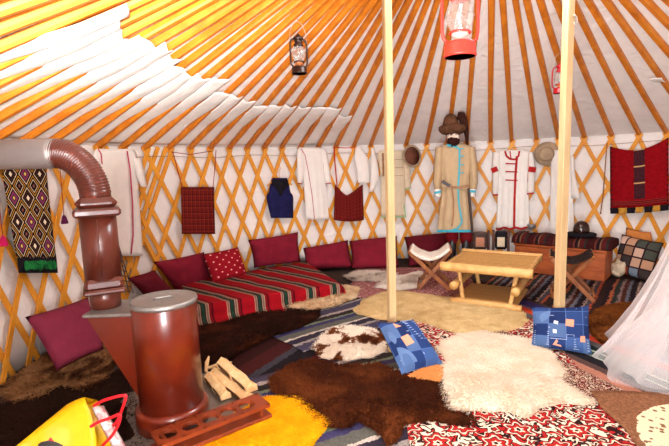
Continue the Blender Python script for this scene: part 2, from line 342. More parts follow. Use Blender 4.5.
# ---------------------------------------------------------------- mesh helpers
ORG = {}
def lab(o, label=None, cat=None, group=None, kind=None):
    if label: o['label'] = label
    if cat: o['category'] = cat
    if group: o['group'] = group
    if kind: o['kind'] = kind
    return o
def thing(name, label, cat, loc, group=None):
    o = bpy.data.objects.new(name, None); COL.objects.link(o)
    o.empty_display_size = .05
    o.location = loc; ORG[o.name] = Vector(loc)
    return lab(o, label, cat, group)

class MB:
    def __init__(s): s.v = []; s.f = []; s.uv = []; s.mi = []
    def add(s, vs, fs, uvs=None, mi=0):
        b = len(s.v); s.v += [Vector(p) for p in vs]
        s.uv += list(uvs) if uvs else [(0, 0)]*len(vs)
        s.f += [tuple(i+b for i in f) for f in fs]; s.mi += [mi]*len(fs); return s
    def box(s, c, size, ax=None, mi=0, bev=0.):
        c = Vector(c); X, Y, Z = ax if ax else (Vector((1, 0, 0)), Vector((0, 1, 0)), Vector((0, 0, 1)))
        hx, hy, hz = [q/2 for q in size]
        if bev <= 0:
            vs = [c+X*(i*hx)+Y*(j*hy)+Z*(k*hz) for k in (-1, 1) for j in (-1, 1) for i in (-1, 1)]
            return s.add(vs, [(0, 2, 3, 1), (4, 5, 7, 6), (0, 1, 5, 4), (2, 6, 7, 3), (0, 4, 6, 2), (1, 3, 7, 5)], [(0, 0), (1, 0), (0, 1), (1, 1)]*2, mi)
        o = []
        for (dx, dy, z) in ((bev, bev, -hz), (0, 0, -hz+bev), (0, 0, hz-bev), (bev, bev, hz)):
            a, b = hx-dx, hy-dy
            cb = bev if dx == 0 else bev*.4
            o += [c+X*p+Y*q+Z*z for p, q in ((-a+cb, -b), (a-cb, -b), (a, -b+cb), (a, b-cb), (a-cb, b), (-a+cb, b), (-a, b-cb), (-a, -b+cb))]
        fs = [tuple(reversed(range(8))), tuple(range(24, 32))]
        for k in range(3):
            for i in range(8): fs.append((k*8+i, k*8+(i+1) % 8, k*8+8+(i+1) % 8, k*8+8+i))
        return s.add(o, fs, None, mi)
    def tube(s, pts, r, n=8, mi=0, cap=True, closed=False):
        pts = [Vector(p) for p in pts]; m = len(pts)
        rs = r if isinstance(r, (list, tuple)) else [r]*m
        vs = []; up = None
        for i, p in enumerate(pts):
            if closed: d = pts[(i+1) % m]-pts[i-1]
            else: d = pts[min(i+1, m-1)]-pts[max(i-1, 0)]
            d = d.normalized() if d.length > 1e-9 else Vector((0, 0, 1))
            if up is None: up = Vector((0, 0, 1)) if abs(d.z) < .9 else Vector((1, 0, 0))
            a = d.cross(up)
            if a.length < 1e-6: a = d.cross(Vector((0, 1, 0)))
            a.normalize(); b = a.cross(d).normalized(); up = b
            vs += [p+(a*cos(2*pi*k/n)+b*sin(2*pi*k/n))*rs[i] for k in range(n)]
        fs = []
        for i in range(m if closed else m-1):
            j = (i+1) % m
            for k in range(n): fs.append((i*n+k, i*n+(k+1) % n, j*n+(k+1) % n, j*n+k))
        if cap and not closed: fs += [tuple(reversed(range(n))), tuple((m-1)*n+k for k in range(n))]
        uvs = [(k/n, i/max(1, m-1)) for i in range(m) for k in range(n)]
        return s.add(vs, fs, uvs, mi)
    def lathe(s, c, prof, n=24, mi=0, axis=(0, 0, 1), cap=True):
        c = Vector(c); A = Vector(axis).normalized()
        X = A.cross(Vector((0, 1, 0)) if abs(A.y) < .9 else Vector((1, 0, 0))).normalized(); Y = A.cross(X)
        vs = []
        for (r, z) in prof:
            vs += [c+A*z+(X*cos(2*pi*k/n)+Y*sin(2*pi*k/n))*max(r, 1e-4) for k in range(n)]
        fs = []
        for i in range(len(prof)-1):
            for k in range(n): fs.append((i*n+k, i*n+(k+1) % n, (i+1)*n+(k+1) % n, (i+1)*n+k))
        if cap: fs += [tuple(reversed(range(n))), tuple((len(prof)-1)*n+k for k in range(n))]
        return s.add(vs, fs, None, mi)
    def grid(s, fn, nu, nv, mi=0, uvf=None):
        vs = []; uvs = []
        for j in range(nv+1):
            for i in range(nu+1):
                u, v = i/nu, j/nv
                vs.append(fn(u, v)); uvs.append(uvf(u, v) if uvf else (u, v))
        fs = [(j*(nu+1)+i, j*(nu+1)+i+1, (j+1)*(nu+1)+i+1, (j+1)*(nu+1)+i) for j in range(nv) for i in range(nu)]
        return s.add(vs, fs, uvs, mi)
    def ribbon(s, pts, w, nrm, th=.004, mi=0):
        pts = [Vector(p) for p in pts]; vs = []
        for i, p in enumerate(pts):
            d = (pts[min(i+1, len(pts)-1)]-pts[max(i-1, 0)]).normalized()
            nn = nrm(p) if callable(nrm) else Vector(nrm)
            a = d.cross(nn).normalized()*(w/2); nn = nn.normalized()*th
            vs += [p-a, p+a, p+a+nn, p-a+nn]
        fs = [(0, 3, 2, 1)]
        for i in range(len(pts)-1):
            for k in range(4): fs.append((i*4+k, i*4+(k+1) % 4, i*4+4+(k+1) % 4, i*4+4+k))
        e = (len(pts)-1)*4; fs.append((e, e+1, e+2, e+3))
        return s.add(vs, fs, None, mi)
    def prism(s, poly, n, mi=0):
        """poly: list of points (any plane), extruded by vector n"""
        k = len(poly); n = Vector(n); vs = [Vector(p) for p in poly]+[Vector(p)+n for p in poly]
        fs = [tuple(reversed(range(k))), tuple(range(k, 2*k))]+[(i, (i+1) % k, k+(i+1) % k, k+i) for i in range(k)]
        return s.add(vs, fs, None, mi)
    def build(s, name, mats, parent=None, origin=None, smooth=False, solid=0., sub=0, off=0.):
        if isinstance(mats, str): mats = [mats]
        if parent is not None: org = ORG[parent.name]
        elif origin is not None: org = Vector(origin)
        else:
            zs = min(p.z for p in s.v); org = Vector((sum(p.x for p in s.v)/len(s.v), sum(p.y for p in s.v)/len(s.v), zs))
        me = bpy.data.meshes.new(name)
        me.from_pydata([p-org for p in s.v], [], s.f)
        for q in mats: me.materials.append(M[q] if isinstance(q, str) else q)
        ul = me.uv_layers.new(name='UVMap')
        for lp in me.loops: ul.data[lp.index].uv = s.uv[lp.vertex_index]
        for p, i in zip(me.polygons, s.mi): p.material_index = i; p.use_smooth = smooth
        me.update(); me.validate()
        import bmesh
        bm = bmesh.new(); bm.from_mesh(me); bmesh.ops.recalc_face_normals(bm, faces=bm.faces[:]); bm.to_mesh(me); bm.free()
        o = bpy.data.objects.new(name, me); COL.objects.link(o)
        if parent is not None: o.parent = parent
        else: o.location = org
        ORG[o.name] = org
        if solid:
            md = o.modifiers.new('thickness', 'SOLIDIFY'); md.thickness = solid; md.offset = off
        if sub:
            md = o.modifiers.new('smooth', 'SUBSURF'); md.levels = sub; md.render_levels = sub
        return o

def inward(p):
    d = Vector((CX-p[0], CY-p[1], 0)); return d.normalized()
def interp(rows, y):
    for a, b in zip(rows, rows[1:]):
        if y <= b[0]:
            k = (y-a[0])/(b[0]-a[0]) if b[0] != a[0] else 0
            return [p+(q-p)*k for p, q in zip(a, b)]
    return list(rows[-1])
def hang(rows, off, nu=16, nv=24, bulge=.03, fold=.008, nf=4, ph=0.):
    """cloth hung against the wall: rows of (y, left x, right x)"""
    mb = MB(); y0, y1 = rows[0][0], rows[-1][0]
    def fn(u, v):
        y = y0+(y1-y0)*v; _, a, b = interp(rows, y); x = a+(b-a)*u
        o = off+bulge*sin(pi*u)+fold*sin(2*pi*nf*u+ph+v)*min(1, v*1.5)+.004*mnoise.noise(Vector((x*.1, y*.1, off*9)))
        return W(x, y, o)
    mb.grid(fn, nu, nv, 0, lambda u, v: (u, 1-v)); return mb
def wpath(px, off, n=1):
    pts = []
    for a, b in zip(px, px[1:]):
        for k in range(n): pts.append((a[0]+(b[0]-a[0])*k/n, a[1]+(b[1]-a[1])*k/n))
    pts.append(px[-1]); return [W(x, y, off) for x, y in pts]

# ---------------------------------------------------------------- shell
ringpx = [(98.2, 148.6), (123.7, 150), (146.7, 151), (170.6, 151), (190.8, 150.3), (210.5, 150.3), (229.5, 150.3), (247.6, 150), (264.8, 149.5), (282.1, 148.6),
          (300.7, 147.5), (318.3, 147), (336, 147), (353.8, 147), (370.9, 147), (389, 146.5), (406.4, 145.4), (426.5, 144.9), (446.7, 144), (466.5, 143.8), (490.7, 144.5),
          (512, 144), (536.7, 143), (558, 141), (583.8, 139), (610.8, 138), (638.8, 135.5), (666.7, 134)]
azs = []
for x, y in ringpx:
    p = W(x, y, 0); azs.append(atan2(p.y-CY, p.x-CX))
left = [azs[0]+radians(4.75)*k for k in range(18, 0, -1)]
right = [azs[-1]-radians(4.9)*k for k in range(1, 16)]
AZ = left+azs+right; K0 = len(left)          # decreasing azimuth
def azk(k):
    k = max(0, min(len(AZ)-1.001, k)); i = int(k); return AZ[i]+(AZ[i+1]-AZ[i])*(k-i)

DOOR0, DOOR1 = radians(239), radians(266)
mb = MB(); n = 120
mb.add([(CX+(R+.1)*cos(2*pi*k/n), CY+(R+.1)*sin(2*pi*k/n), 0) for k in range(n)]+[(CX+(R+.1)*cos(2*pi*k/n), CY+(R+.1)*sin(2*pi*k/n), -.05) for k in range(n)],
       [tuple(range(n)), tuple(reversed(range(n, 2*n)))]+[(k, n+k, n+(k+1) % n, (k+1) % n) for k in range(n)])
lab(mb.build('floor', 'floor', origin=(CX, CY, 0)), kind='structure')
mb = MB(); a0, a1 = DOOR1-2*pi, DOOR0
mb.grid(lambda u, v: pol(a0+(a1-a0)*u, R+.05, v*(HW+.06)), 140, 8, 0)
lab(mb.build('wall_round', 'canvas', origin=(CX, CY, 0), smooth=True, solid=.02, off=1), kind='structure')
RC = .78                                         # crown ring radius
mb = MB()
mb.grid(lambda u, v: pol(2*pi*u, R+.06-(R+.06-RC)*v, zc(R+.06-(R+.06-RC)*v)+.06), 160, 10)
lab(mb.build('ceiling', 'canvas', origin=(CX, CY, HW), smooth=False, solid=.015, off=1), kind='structure')
# thin girth cord round the wall top
mb = MB(); mb.tube([pol(azk(k), R-.002, 1.665+.012*sin(k*1.3)) for k in [i*.25 for i in range(8*4, 54*4)]], .004, 6)
lab(mb.build('girth_cord', 'cord', smooth=True), 'thin pale cord tied level along the wall just under the rafter feet', 'cord')
# crown ring
mb = MB(); mb.tube([pol(2*pi*k/40, RC-.03, zc(RC)+.03) for k in range(40)], .07, 10, closed=True)
lab(mb.build('trim_1', 'rafter', origin=(CX, CY, zc(RC)), smooth=True), kind='structure')
# door jambs around the opening behind the photographer
for nm, a in (('trim_2', DOOR0-.012), ('trim_3', DOOR1+.012)):
    mb = MB(); c = pol(a, R, .89); e = Vector((cos(a), sin(a), 0))
    mb.box(c, (.12, .07, 1.78), (e, Vector((-e.y, e.x, 0)), Vector((0, 0, 1))))
    lab(mb.build(nm, 'rafter'), kind='structure')

# ---------------------------------------------------------------- roof rafters
ORD = ['first', 'second', 'third', 'fourth', 'fifth', 'sixth', 'seventh', 'eighth', 'ninth', 'tenth', 'eleventh', 'twelfth', 'thirteenth', 'fourteenth', 'fifteenth', 'sixteenth', 'seventeenth', 'eighteenth']
riblab = ['orange rafter whose foot meets the left shoulder of the white tunic behind the stove pipe', 'orange rafter footed over the pink stripe of the white tunic behind the stove pipe',
  'first orange rafter with a bare foot right of the tunic behind the stove pipe', 'orange rafter footed above the left strap of the square plaid bag', 'orange rafter footed above the middle of the square plaid bag',
  'orange rafter footed above the right strap of the square plaid bag', 'first orange rafter right of the square plaid bag strap', 'second orange rafter right of the square plaid bag strap',
  'orange rafter footed just left of the navy waistcoat hanger', 'orange rafter footed just right of the navy waistcoat hanger', 'orange rafter footed above the left shoulder of the white tunic with one pink stripe',
  'orange rafter footed above the right shoulder of the white tunic with one pink stripe', 'orange rafter footed above the left strap of the dark red shoulder bag', 'orange rafter footed at the right end of the dark red shoulder bag strap',
  'last orange rafter foot showing left of the left-hand pine post', 'orange rafter whose foot is hidden behind the left-hand pine post', 'orange rafter footed above the brown cap beside the left-hand post',
  'first orange rafter right of the brown cap', 'orange rafter rising behind the fur hat of the robed mannequin', 'orange rafter running down beside the tail of the mannequin fur hat',
  'orange rafter footed above the left sleeve of the white robe with red trim', 'orange rafter footed above the collar of the white robe with red trim', 'orange rafter footed left of the round felt hat',
  'orange rafter whose foot is hidden behind the right-hand pine post', 'first orange rafter foot right of the right-hand pine post', 'orange rafter footed above the left corner of the red kilim',
  'orange rafter footed above the middle of the red kilim', 'orange rafter footed above the right corner of the red kilim']
hid, edgel, edger = [], [], []
for k, az in enumerate(AZ):
    pts = [proj(pol(az, R-(R-RC)*j/60, zc(R-(R-RC)*j/60)+.02)) for j in range(61)]
    vis = [p for p in pts if p and -45 < p[0] < 715 and -40 < p[1] < 480]
    inside = [p for p in pts if p and 0 <= p[0] < 669 and 0 <= p[1] < 446]
    if not vis: continue
    rr0, rr1 = R+.03, RC-.02
    e = Vector((cos(az), sin(az), 0)); tn = Vector((-e.y, e.x, 0))
    sl = Vector((e.x*(rr1-rr0), e.y*(rr1-rr0), zc(rr1)-zc(rr0))); L = sl.length; sl.normalize()
    nr = tn.cross(sl); nr = nr if nr.z > 0 else -nr
    mb = MB(); wj = 1+.10*random.uniform(-1, 1); tw = random.uniform(-.12, .12)
    secs = []
    for j in range(9):
        q = j/8; p = pol(az, rr0+(rr1-rr0)*q, zc(rr0+(rr1-rr0)*q))+tn*(.006*sin(q*5+k))
        w = (.0265+.004*q)*wj; h = .048
        if j == 8: w *= .85
        t2 = (tn*cos(tw)+nr*sin(tw)); n2 = (nr*cos(tw)-tn*sin(tw)); b = .35
        secs += [p-t2*w*(1-b)+n2*0, p+t2*w*(1-b), p+t2*w+n2*h*.3, p+t2*w+n2*h, p-t2*w+n2*h, p-t2*w+n2*h*.3]
    fs = [tuple(range(6)), tuple(reversed(range(48, 54)))]
    for j in range(8):
        for i in range(6): fs.append((j*6+i, j*6+(i+1) % 6, j*6+6+(i+1) % 6, j*6+6+i))
    mb.add(secs, fs)
    o = mb.build('roof_rafter', 'rafter', origin=pol(az, rr0, zc(rr0)))
    ix = k-K0
    if 0 <= ix < len(riblab): lab(o, riblab[ix], 'rafter', 'orange roof rafters')
    elif ix < 0:
        y0 = [p[1] for p, q in zip(pts, pts[1:]) if p and q and (p[0] < 0) != (q[0] < 0)]
        (edgel if inside else hid).append((y0[0] if y0 else -9, o, pts))
    else:
        y0 = [p[1] for p, q in zip(pts, pts[1:]) if p and q and (p[0] < 669) != (q[0] < 669)]
        (edger if inside else hid).append((y0[0] if y0 else -9, o, pts))
hb = [e for e in edgel if e[0] < -8 or e[0] > 138]; ab = [e for e in edgel if e not in hb]
hb.sort(key=lambda e: -e[2][0][0] if e[2][0] else 0); ab.sort(key=lambda e: -e[0]); edger.sort(key=lambda e: -e[0])
for i, e in enumerate(hb): lab(e[1], 'orange rafter coming down behind the stove pipe elbow, %s left of the white tunic' % ORD[i], 'rafter', 'orange roof rafters')
for i, e in enumerate(ab): lab(e[1], '%s orange rafter up the left edge of the photo, counted from the grey stove pipe' % ORD[i], 'rafter', 'orange roof rafters')
for i, e in enumerate(edger): lab(e[1], '%s orange rafter up the right edge of the photo, counted from the red kilim' % ORD[i], 'rafter', 'orange roof rafters')
for e in hid: lab(e[1], 'orange rafter over the doorway side of the roof, beyond the edge of the photo', 'rafter', 'orange roof rafters')

# ---------------------------------------------------------------- loose white lining tucked between the rafters on the left
edgepx = [(118, 14), (126, 33), (140, 50), (160, 70), (183, 85), (203, 87), (230, 96), (255, 101), (285, 106), (320, 106), (356, 118)]
def redge(az):
    best = (1e9, 2.4)
    for j in range(120):
        r = R-.1-(R-1.6)*j/120; p = proj(pol(az, r, zc(r)))
        if not p: continue
        for a, b in zip(edgepx, edgepx[1:]):
            ex, ey = b[0]-a[0], b[1]-a[1]; q = max(0, min(1, ((p[0]-a[0])*ex+(p[1]-a[1])*ey)/(ex*ex+ey*ey)))
            d = (a[0]+ex*q-p[0])**2+(a[1]+ey*q-p[1])**2
            if d < best[0]: best = (d, r)
    return best[1]
kA, kB = K0-9, K0+12
r_left = redge(AZ[K0-2])
mb = MB()
for k in range(kA, kB):
    a, b = AZ[k], AZ[k+1]; mid = (a+b)/2
    re = redge(mid) if k >= K0-4 else r_left
    re += random.uniform(-.05, .05)-(.14 if k < K0+2 else .03)
    g = abs(a-b)/2; sd = k*1.7
    strong = .85 if k < K0+2 else .55
    v0_ = .30 if k < K0+2 else .38
    rb = R-.02
    def fn(u, v, mid=mid, g=g, re=re, sd=sd, strong=strong):
        r = rb+(re-rb)*v
        q = 2*u-1
        low = max(0, min(1, (v-v0_)/.5))
        half = (g*r-.036)+(.052*strong)*low*(1+.3*sin(5*v+sd))
        zz = zc(r)+.05*(1-low)-.012*low-(.020*strong)*low*(1-q*q)+.008*sin(9*v+sd+2*u)*low*(1 if True else 0)-.006*low
        zz -= .010*max(0, v-.85)/.15*sin(6*u+sd)
        az = mid-half*q/r
        rr_ = r+.05*max(0, v-.8)*sin(4*u+sd)
        return pol(az, rr_, zz)
    mb.grid(fn, 10, 26)
lab(mb.build('ceiling_lining', 'liner', origin=(CX, CY, HW), smooth=True, solid=.004), kind='structure')

# ---------------------------------------------------------------- wall lattice (three sections)
HALF = .31
def slat(mb, k0, sgn, layer, wid=.050):
    """a slat whose head crosses at rafter k0 and which runs down to the floor"""
    n = 10; rad = R+(.020 if layer else .0); th = .013
    pts = []
    for j in range(n+1):
        z = HW-.02+.05-(HW+.02)*j/n
        kk = k0+sgn*(HW-.03-z)/HALF*.5
        if kk < 9 or kk > 53: continue
        pts.append(pol(azk(kk), rad, max(z, .004)))
    if len(pts) < 3: return
    mb.ribbon(pts, wid, lambda p: inward(p), th)
secs = {'a': (12, K0+2.2), 'b': (K0+2.2, K0+23.3), 'c': (K0+23.3, 50)}
lat = {'a': 'orange lattice section of the wall behind the stove and its pipe', 'b': 'wide orange lattice section along the back wall between stove pipe and right-hand post',
       'c': 'orange lattice section of the wall behind the red kilim and patchwork cushion'}
for key, (k0, k1) in secs.items():
    mb = MB(); k = int(math.ceil(k0-6))
    for k in range(int(k0)-7, int(k1)+8):
        for sgn in (1, -1):
            kmid = k+sgn*1.4
            if k0 <= kmid < k1: slat(mb, k, sgn, sgn > 0)
    if key == 'a':
        for dk in (-.18, .16): slat(mb, K0+2.6+dk, -1, True); slat(mb, K0+.2+dk, 1, False)
    o = mb.build('lattice_panel', 'lattice'); lab(o, lat[key], 'wall lattice', 'wall lattice sections')

# ---------------------------------------------------------------- pine posts
for (x, y, sz_, lb) in ((.438, 3.60, .060, 'square pale pine roof post on the left, behind the tilted denim cushion'), (1.832, 3.70, .066, 'square pale pine roof post on the right, behind the upright denim cushion')):
    zt = zc(max(RC, sqrt((x-CX)**2+(y-CY)**2)))-.005
    mb = MB(); mb.box((x, y, .004+(zt-.004)/2), (sz_, sz_, zt-.004), (Vector((.96, .27, 0)), Vector((-.27, .96, 0)), Vector((0, 0, 1))), bev=.006)
    lab(mb.build('roof_post', 'pine', origin=(x, y, 0)), lb, 'post', 'pine roof posts')

# ---------------------------------------------------------------- rugs
def rug(name, label, c, ax, L, Wd, z, th, mat, uvs=None, ragged=.01, cat='rug'):
    A = Vector((ax[0], ax[1], 0)).normalized(); B = Vector((-A.y, A.x, 0)); c = Vector((c[0], c[1], 0))
    mb = MB(); nu, nv = 30, 20
    def pt(u, v, zz):
        wv = .0015*sin(9*u+2*v)+.0015*sin(7*v)
        return c+A*((u-.5)*L+.01*sin(14*v))+B*((v-.5)*Wd+ragged*sin(9*u))+Vector((0, 0, zz+wv))
    mb.grid(lambda u, v: pt(u, v, z+th), nu, nv, 0, (lambda u, v: (u*L, v*Wd)) if uvs is None else uvs)
    o = mb.build(name, mat, smooth=True, solid=th*.8, off=-1)
    return lab(o, label, cat)
rug('rag_rug', 'dark maroon and navy striped rag rug between the two dark cowhides', (-.35, 3.8), (.46, .89), 2.0, 1.3, 0, .005, 'rag_dark')
rug('rag_rug', 'lavender and grey striped rag rug showing beside the yellow shag rug', (-.1, 2.72), (.89, .45), 1.7, 1.35, .007, .005, 'rag_purple')
rug('rag_rug', 'purple and grey striped rag rug behind the white and brown goat hide', (.15, 4.7), (.79, .61), 2.0, 1.15, .007, .005, 'rag_purple')
rug('rag_rug', 'multicoloured striped rag rug under the chest and bamboo table', (2.35, 4.85), (.60, .80), 2.5, 1.7, 0, .005, 'rag_multi')

# floral carpets
A = Vector((-.125, -.99, 0)).normalized(); Bx = Vector((.99, -.125, 0)).normalized()
cc = Vector((.62, 4.36, 0))+Bx*.62+A*1.45
rug('floral_carpet', 'red and white floral carpet under the white sheepskin', cc, (A.x, A.y), 2.9, 1.24, .0145, .006, 'carpet', lambda u, v: (v*1.24, u*2.9))
A = Vector((.32, -.95, 0)).normalized(); Bx = Vector((.95, .32, 0)).normalized()
cc = Vector((1.53, 3.25, 0))-A*.15
rug('border_runner', 'dark red patterned runner along the right edge of the floral carpet', cc, (A.x, A.y), 2.0, .27, .022, .005, 'runner', lambda u, v: (v*.27, u*2.0))
rug('rag_rug', 'rag rug with orange and green edge stripes under the upright denim cushion', cc+Bx*.57-A*.1, (A.x, A.y), 2.2, .86, .0145, .005, 'rag_border')
rug('floral_carpet', 'burgundy patterned carpet at the back under the fleece-seated stool', (.95, 5.75), (.9, -.1), 1.5, 1.5, .0145, .006, 'carpet_back', lambda u, v: (v*1.41, u*2.5))
rug('shag_rug', 'brown rug with a cream dotted oval in the bottom right corner', (2.02, 2.28), (.98, -.1), .95, .95, .024, .010, 'dotted_rug', lambda u, v: (u, v))

# ---------------------------------------------------------------- hides
def hide(name, label, px, z, th, mat, nb=2500, bl=.03, seed=1, ragged=.02, cat='hide', world=None, lift=.45):
    rnd = random.Random(seed)
    pts = [F(x, y, z) for x, y in px] if world is None else [Vector((a, b, z)) for a, b in world]
    c = sum(pts, Vector())/len(pts); n = 150
    # densify by arc length
    seg = [(pts[i], pts[(i+1) % len(pts)]) for i in range(len(pts))]; tot = sum((b-a).length for a, b in seg); out = []; acc = 0; si = 0
    for i in range(n):
        s = tot*i/n
        while s > acc+(seg[si][1]-seg[si][0]).length: acc += (seg[si][1]-seg[si][0]).length; si += 1
        a, b = seg[si]; out.append(a+(b-a)*((s-acc)/max(1e-6, (b-a).length)))
    out = [(out[i-1]+out[i]*2+out[(i+1) % n])/4 for i in range(n)]
    out = [p+(p-c).normalized()*ragged*(mnoise.noise(p*9+Vector((seed, 0, 0)))+.6*mnoise.noise(p*28)) for p in out]
    for i, p in enumerate(out):
        d = Vector((p.x-CX, p.y-CY, 0))
        if d.length > R-.05: q = d.normalized()*(R-.05); out[i] = Vector((CX+q.x, CY+q.y, p.z))
    mb = MB(); rings = 16; vs = [c+Vector((0, 0, th))]
    def surf(i, t):
        p = c+(out[i % n]-c)*t
        h = th*(1-t**6)+.35*th*mnoise.noise(Vector((p.x*7, p.y*7, seed)))*(1-t**4)
        return Vector((p.x, p.y, z+max(.001, h)))
    vs = [Vector((c.x, c.y, surf(0, .001).z))]
    for k in range(1, rings+1):
        t = (k/rings)**.8
        for i in range(n): vs.append(surf(i, t) if k < rings else Vector((out[i].x, out[i].y, z)))
    fs = [(0, 1+i, 1+(i+1) % n) for i in range(n)]
    for k in range(rings-1):
        for i in range(n): fs.append((1+k*n+i, 1+(k+1)*n+i, 1+(k+1)*n+(i+1) % n, 1+k*n+(i+1) % n))
    mb.add(vs, fs)
    for q in range(nb):
        i = rnd.randrange(n); t = sqrt(rnd.random())
        if q % 4 == 0: t = rnd.uniform(.93, 1.0)
        p = surf(i, t)+Vector((rnd.uniform(-.02, .02), rnd.uniform(-.02, .02), 0))*(1 if t < .95 else .3)
        o = (p-Vector((c.x, c.y, p.z))); o = o.normalized() if o.length > 1e-4 else Vector((1, 0, 0))
        d = (o*.8+Vector((rnd.uniform(-.8, .8), rnd.uniform(-.8, .8), 0))+Vector((0, 0, lift*rnd.uniform(.4, 1.3))))*bl*rnd.uniform(.6, 1.25)
        s = Vector((-d.y, d.x, 0)).normalized()*bl*.13
        m_ = p+d*.55+Vector((0, 0, bl*.12)); tip = p+d; tip.z = max(tip.z, z+.002)
        mb.add([p-s, p+s, m_+s*.7, m_-s*.7, tip], [(0, 1, 2, 3), (3, 2, 4)])
    return lab(mb.build(name, mat, origin=(c.x, c.y, z), smooth=True), label, cat)
Z1 = .024
hide('cowhide', 'dark brown cowhide along the front of the red striped mattress', [(188, 338), (200, 326), (222, 323), (258, 313), (290, 310), (320, 308), (320, 317), (300, 328), (272, 337), (252, 346), (225, 362), (200, 366), (190, 352)], Z1, .010, 'cow_dark', 3500, .03, 1)
hide('cowhide', 'large chestnut brown cowhide in the middle of the floor', [(268, 379), (285, 367), (300, 361), (320, 360), (345, 366), (380, 364), (402, 374), (425, 382), (447, 381), (450, 398), (448, 412), (474, 416), (475, 428), (450, 426), (432, 420), (405, 427), (397, 440), (388, 446), (378, 432), (358, 421), (347, 430), (330, 428), (318, 420), (300, 409), (285, 399), (272, 391)], Z1, .011, 'cow_mid', 5200, .028, 2)
hide('goat_hide', 'white goat hide with brown patches beside the tilted denim cushion', [(313, 350), (320, 337), (335, 328), (352, 326), (375, 330), (386, 340), (384, 352), (370, 358), (345, 361), (325, 359)], Z1, .012, 'goat', 3000, .026, 3)
hide('goat_hide', 'beige goat hide against the right end of the red striped mattress', [(286, 308), (298, 301), (318, 294), (343, 286), (359, 288), (356, 298), (336, 306), (312, 311)], Z1, .035, 'beige_hide', 2600, .032, 4)
hide('sheepskin', 'large cream sheepskin in front of the bamboo table', [(352, 312), (362, 300), (380, 292), (400, 291), (425, 294), (450, 298), (475, 302), (500, 306), (524, 311), (531, 322), (518, 329), (495, 334), (470, 337), (445, 331), (428, 325), (405, 321), (378, 320)], Z1, .03, 'sheep_cream', 9000, .016, 5, .03, lift=.3)
hide('sheepskin', 'white fluffy sheepskin on the red floral carpet', [(437, 349), (441, 340), (460, 333), (478, 328), (495, 334), (515, 336), (540, 341), (555, 356), (567, 370), (565, 381), (580, 392), (598, 403), (584, 406), (560, 404), (541, 406), (534, 416), (524, 419), (510, 413), (490, 411), (470, 411), (449, 413), (445, 398), (439, 385), (437, 370), (446, 360)], Z1, .034, 'sheep_white', 11000, .017, 6, .03, lift=.3)
hide('hide', 'small whitish grey hide behind the left-hand post near maroon cushions', [(345, 277), (356, 272), (375, 271), (396, 274), (397, 279), (375, 282), (352, 281)], Z1, .02, 'goat_grey', 1500, .035, 7)
hide('hide', 'pale fleecy hide on the floor left of the fleece-seated stool', [(374, 288), (384, 280), (404, 276), (421, 272), (428, 279), (420, 288), (400, 291)], Z1, .03, 'fleece', 1800, .03, 8)
hide('hide', 'tan and brown hide along the left wall under the rose cushion', [(4, 398), (2, 384), (20, 368), (42, 357), (68, 355), (92, 349), (112, 345), (118, 362), (97, 388), (85, 392), (60, 386), (42, 396), (18, 403)], .008, .022, 'tan_hide', 3600, .04, 9)
hide('hide', 'blackish brown hide on the floor behind the yellow shopping bag', [(-60, 440), (-20, 408), (20, 402), (60, 388), (95, 386), (120, 370), (134, 395), (140, 425), (150, 440), (110, 470), (40, 500), (-50, 490)], .008, .014, 'cow_black', 3000, .03, 10)
hide('hide', 'rust brown hide on the floor right of the upright denim cushion', [(588, 318), (600, 308), (618, 304), (640, 302), (650, 312), (638, 330), (620, 340), (602, 344), (590, 334)], Z1, .02, 'rust_hide', 2200, .03, 11)
o = hide('shag_rug', 'bright yellow shaggy rug in front of the reddish holed rack', None, .024, .018, 'yellow_shag', 12000, .010, 12, .012, 'rug', [(-.50, 2.90), (-.27, 2.89), (-.06, 2.56), (-.30, 2.02), (-.98, 2.05), (-.92, 2.34)], .7)

# ---------------------------------------------------------------- pillows
def pillow(name, label, c4, th, mat, group=None, n=14, cat='cushion', back=None):
    def keep(p):
        p = Vector(p); d = Vector((p.x-CX, p.y-CY, 0))
        if d.length > R-.11: q = d.normalized()*(R-.11); p = Vector((CX+q.x, CY+q.y, p.z))
        return p
    BL, BR, TR, TL = [keep(p) for p in c4]
    nrm = (BR-BL).cross(TL-BL).normalized()
    if nrm.y > 0: nrm = -nrm
    mb = MB()
    def sf(side):
        def fn(u, v):
            p = BL*(1-u)*(1-v)+BR*u*(1-v)+TR*u*v+TL*(1-u)*v
            a, b = 2*u-1, 2*v-1
            # edges draw in between the corners
            ctr = (BL+BR+TR+TL)/4; pin = .05*((1-a*a)*abs(b)**3+(1-b*b)*abs(a)**3)
            p = p+(ctr-p)*pin
            g = max(0, (1-a**4)*(1-b**4))**.55
            w = .10*mnoise.noise(p*6)*g
            return p+nrm*side*(th/2)*(g+w)
        return fn
    mb.grid(sf(1), n, n, 0); mb.grid(sf(-1), n, n, 0)
    o = mb.build(name, mat, smooth=True)
    import bmesh
    bm = bmesh.new(); bm.from_mesh(o.data); bmesh.ops.remove_doubles(bm, verts=bm.verts[:], dist=1e-5); bmesh.ops.recalc_face_normals(bm, faces=bm.faces[:]); bm.to_mesh(o.data); bm.free()
    o.location = ORG[o.name]
    return lab(o, label, cat, group), nrm
def wp(x, y, off): return W(x, y, off)
GP = 'maroon wall cushions'
pillow('cushion', 'rose pink cushion leaning on the lattice left of the stove', [F(57, 371, .045), F(104, 349, .045), W(88, 297, .16), W(25, 317, .16)], .15, 'rose')
def wall_pillow(label, px, zb, ob, mat, group=GP, th=.16):
    (a, b, c, d) = px
    return pillow('cushion', label, [F(*a, zb), F(*b, zb), W(*c, ob), W(*d, ob)], th, mat, group)
MZ = .155
wall_pillow('small maroon cushion half hidden behind the brown flue pipe', ((130, 301), (158, 291), (154, 270), (127, 278)), .06, .14, 'maroon_dark')
wall_pillow('maroon cushion left of the red dotted cushion', ((160, 291), (211, 283), (204, 252), (153, 262)), .06, .14, 'maroon')
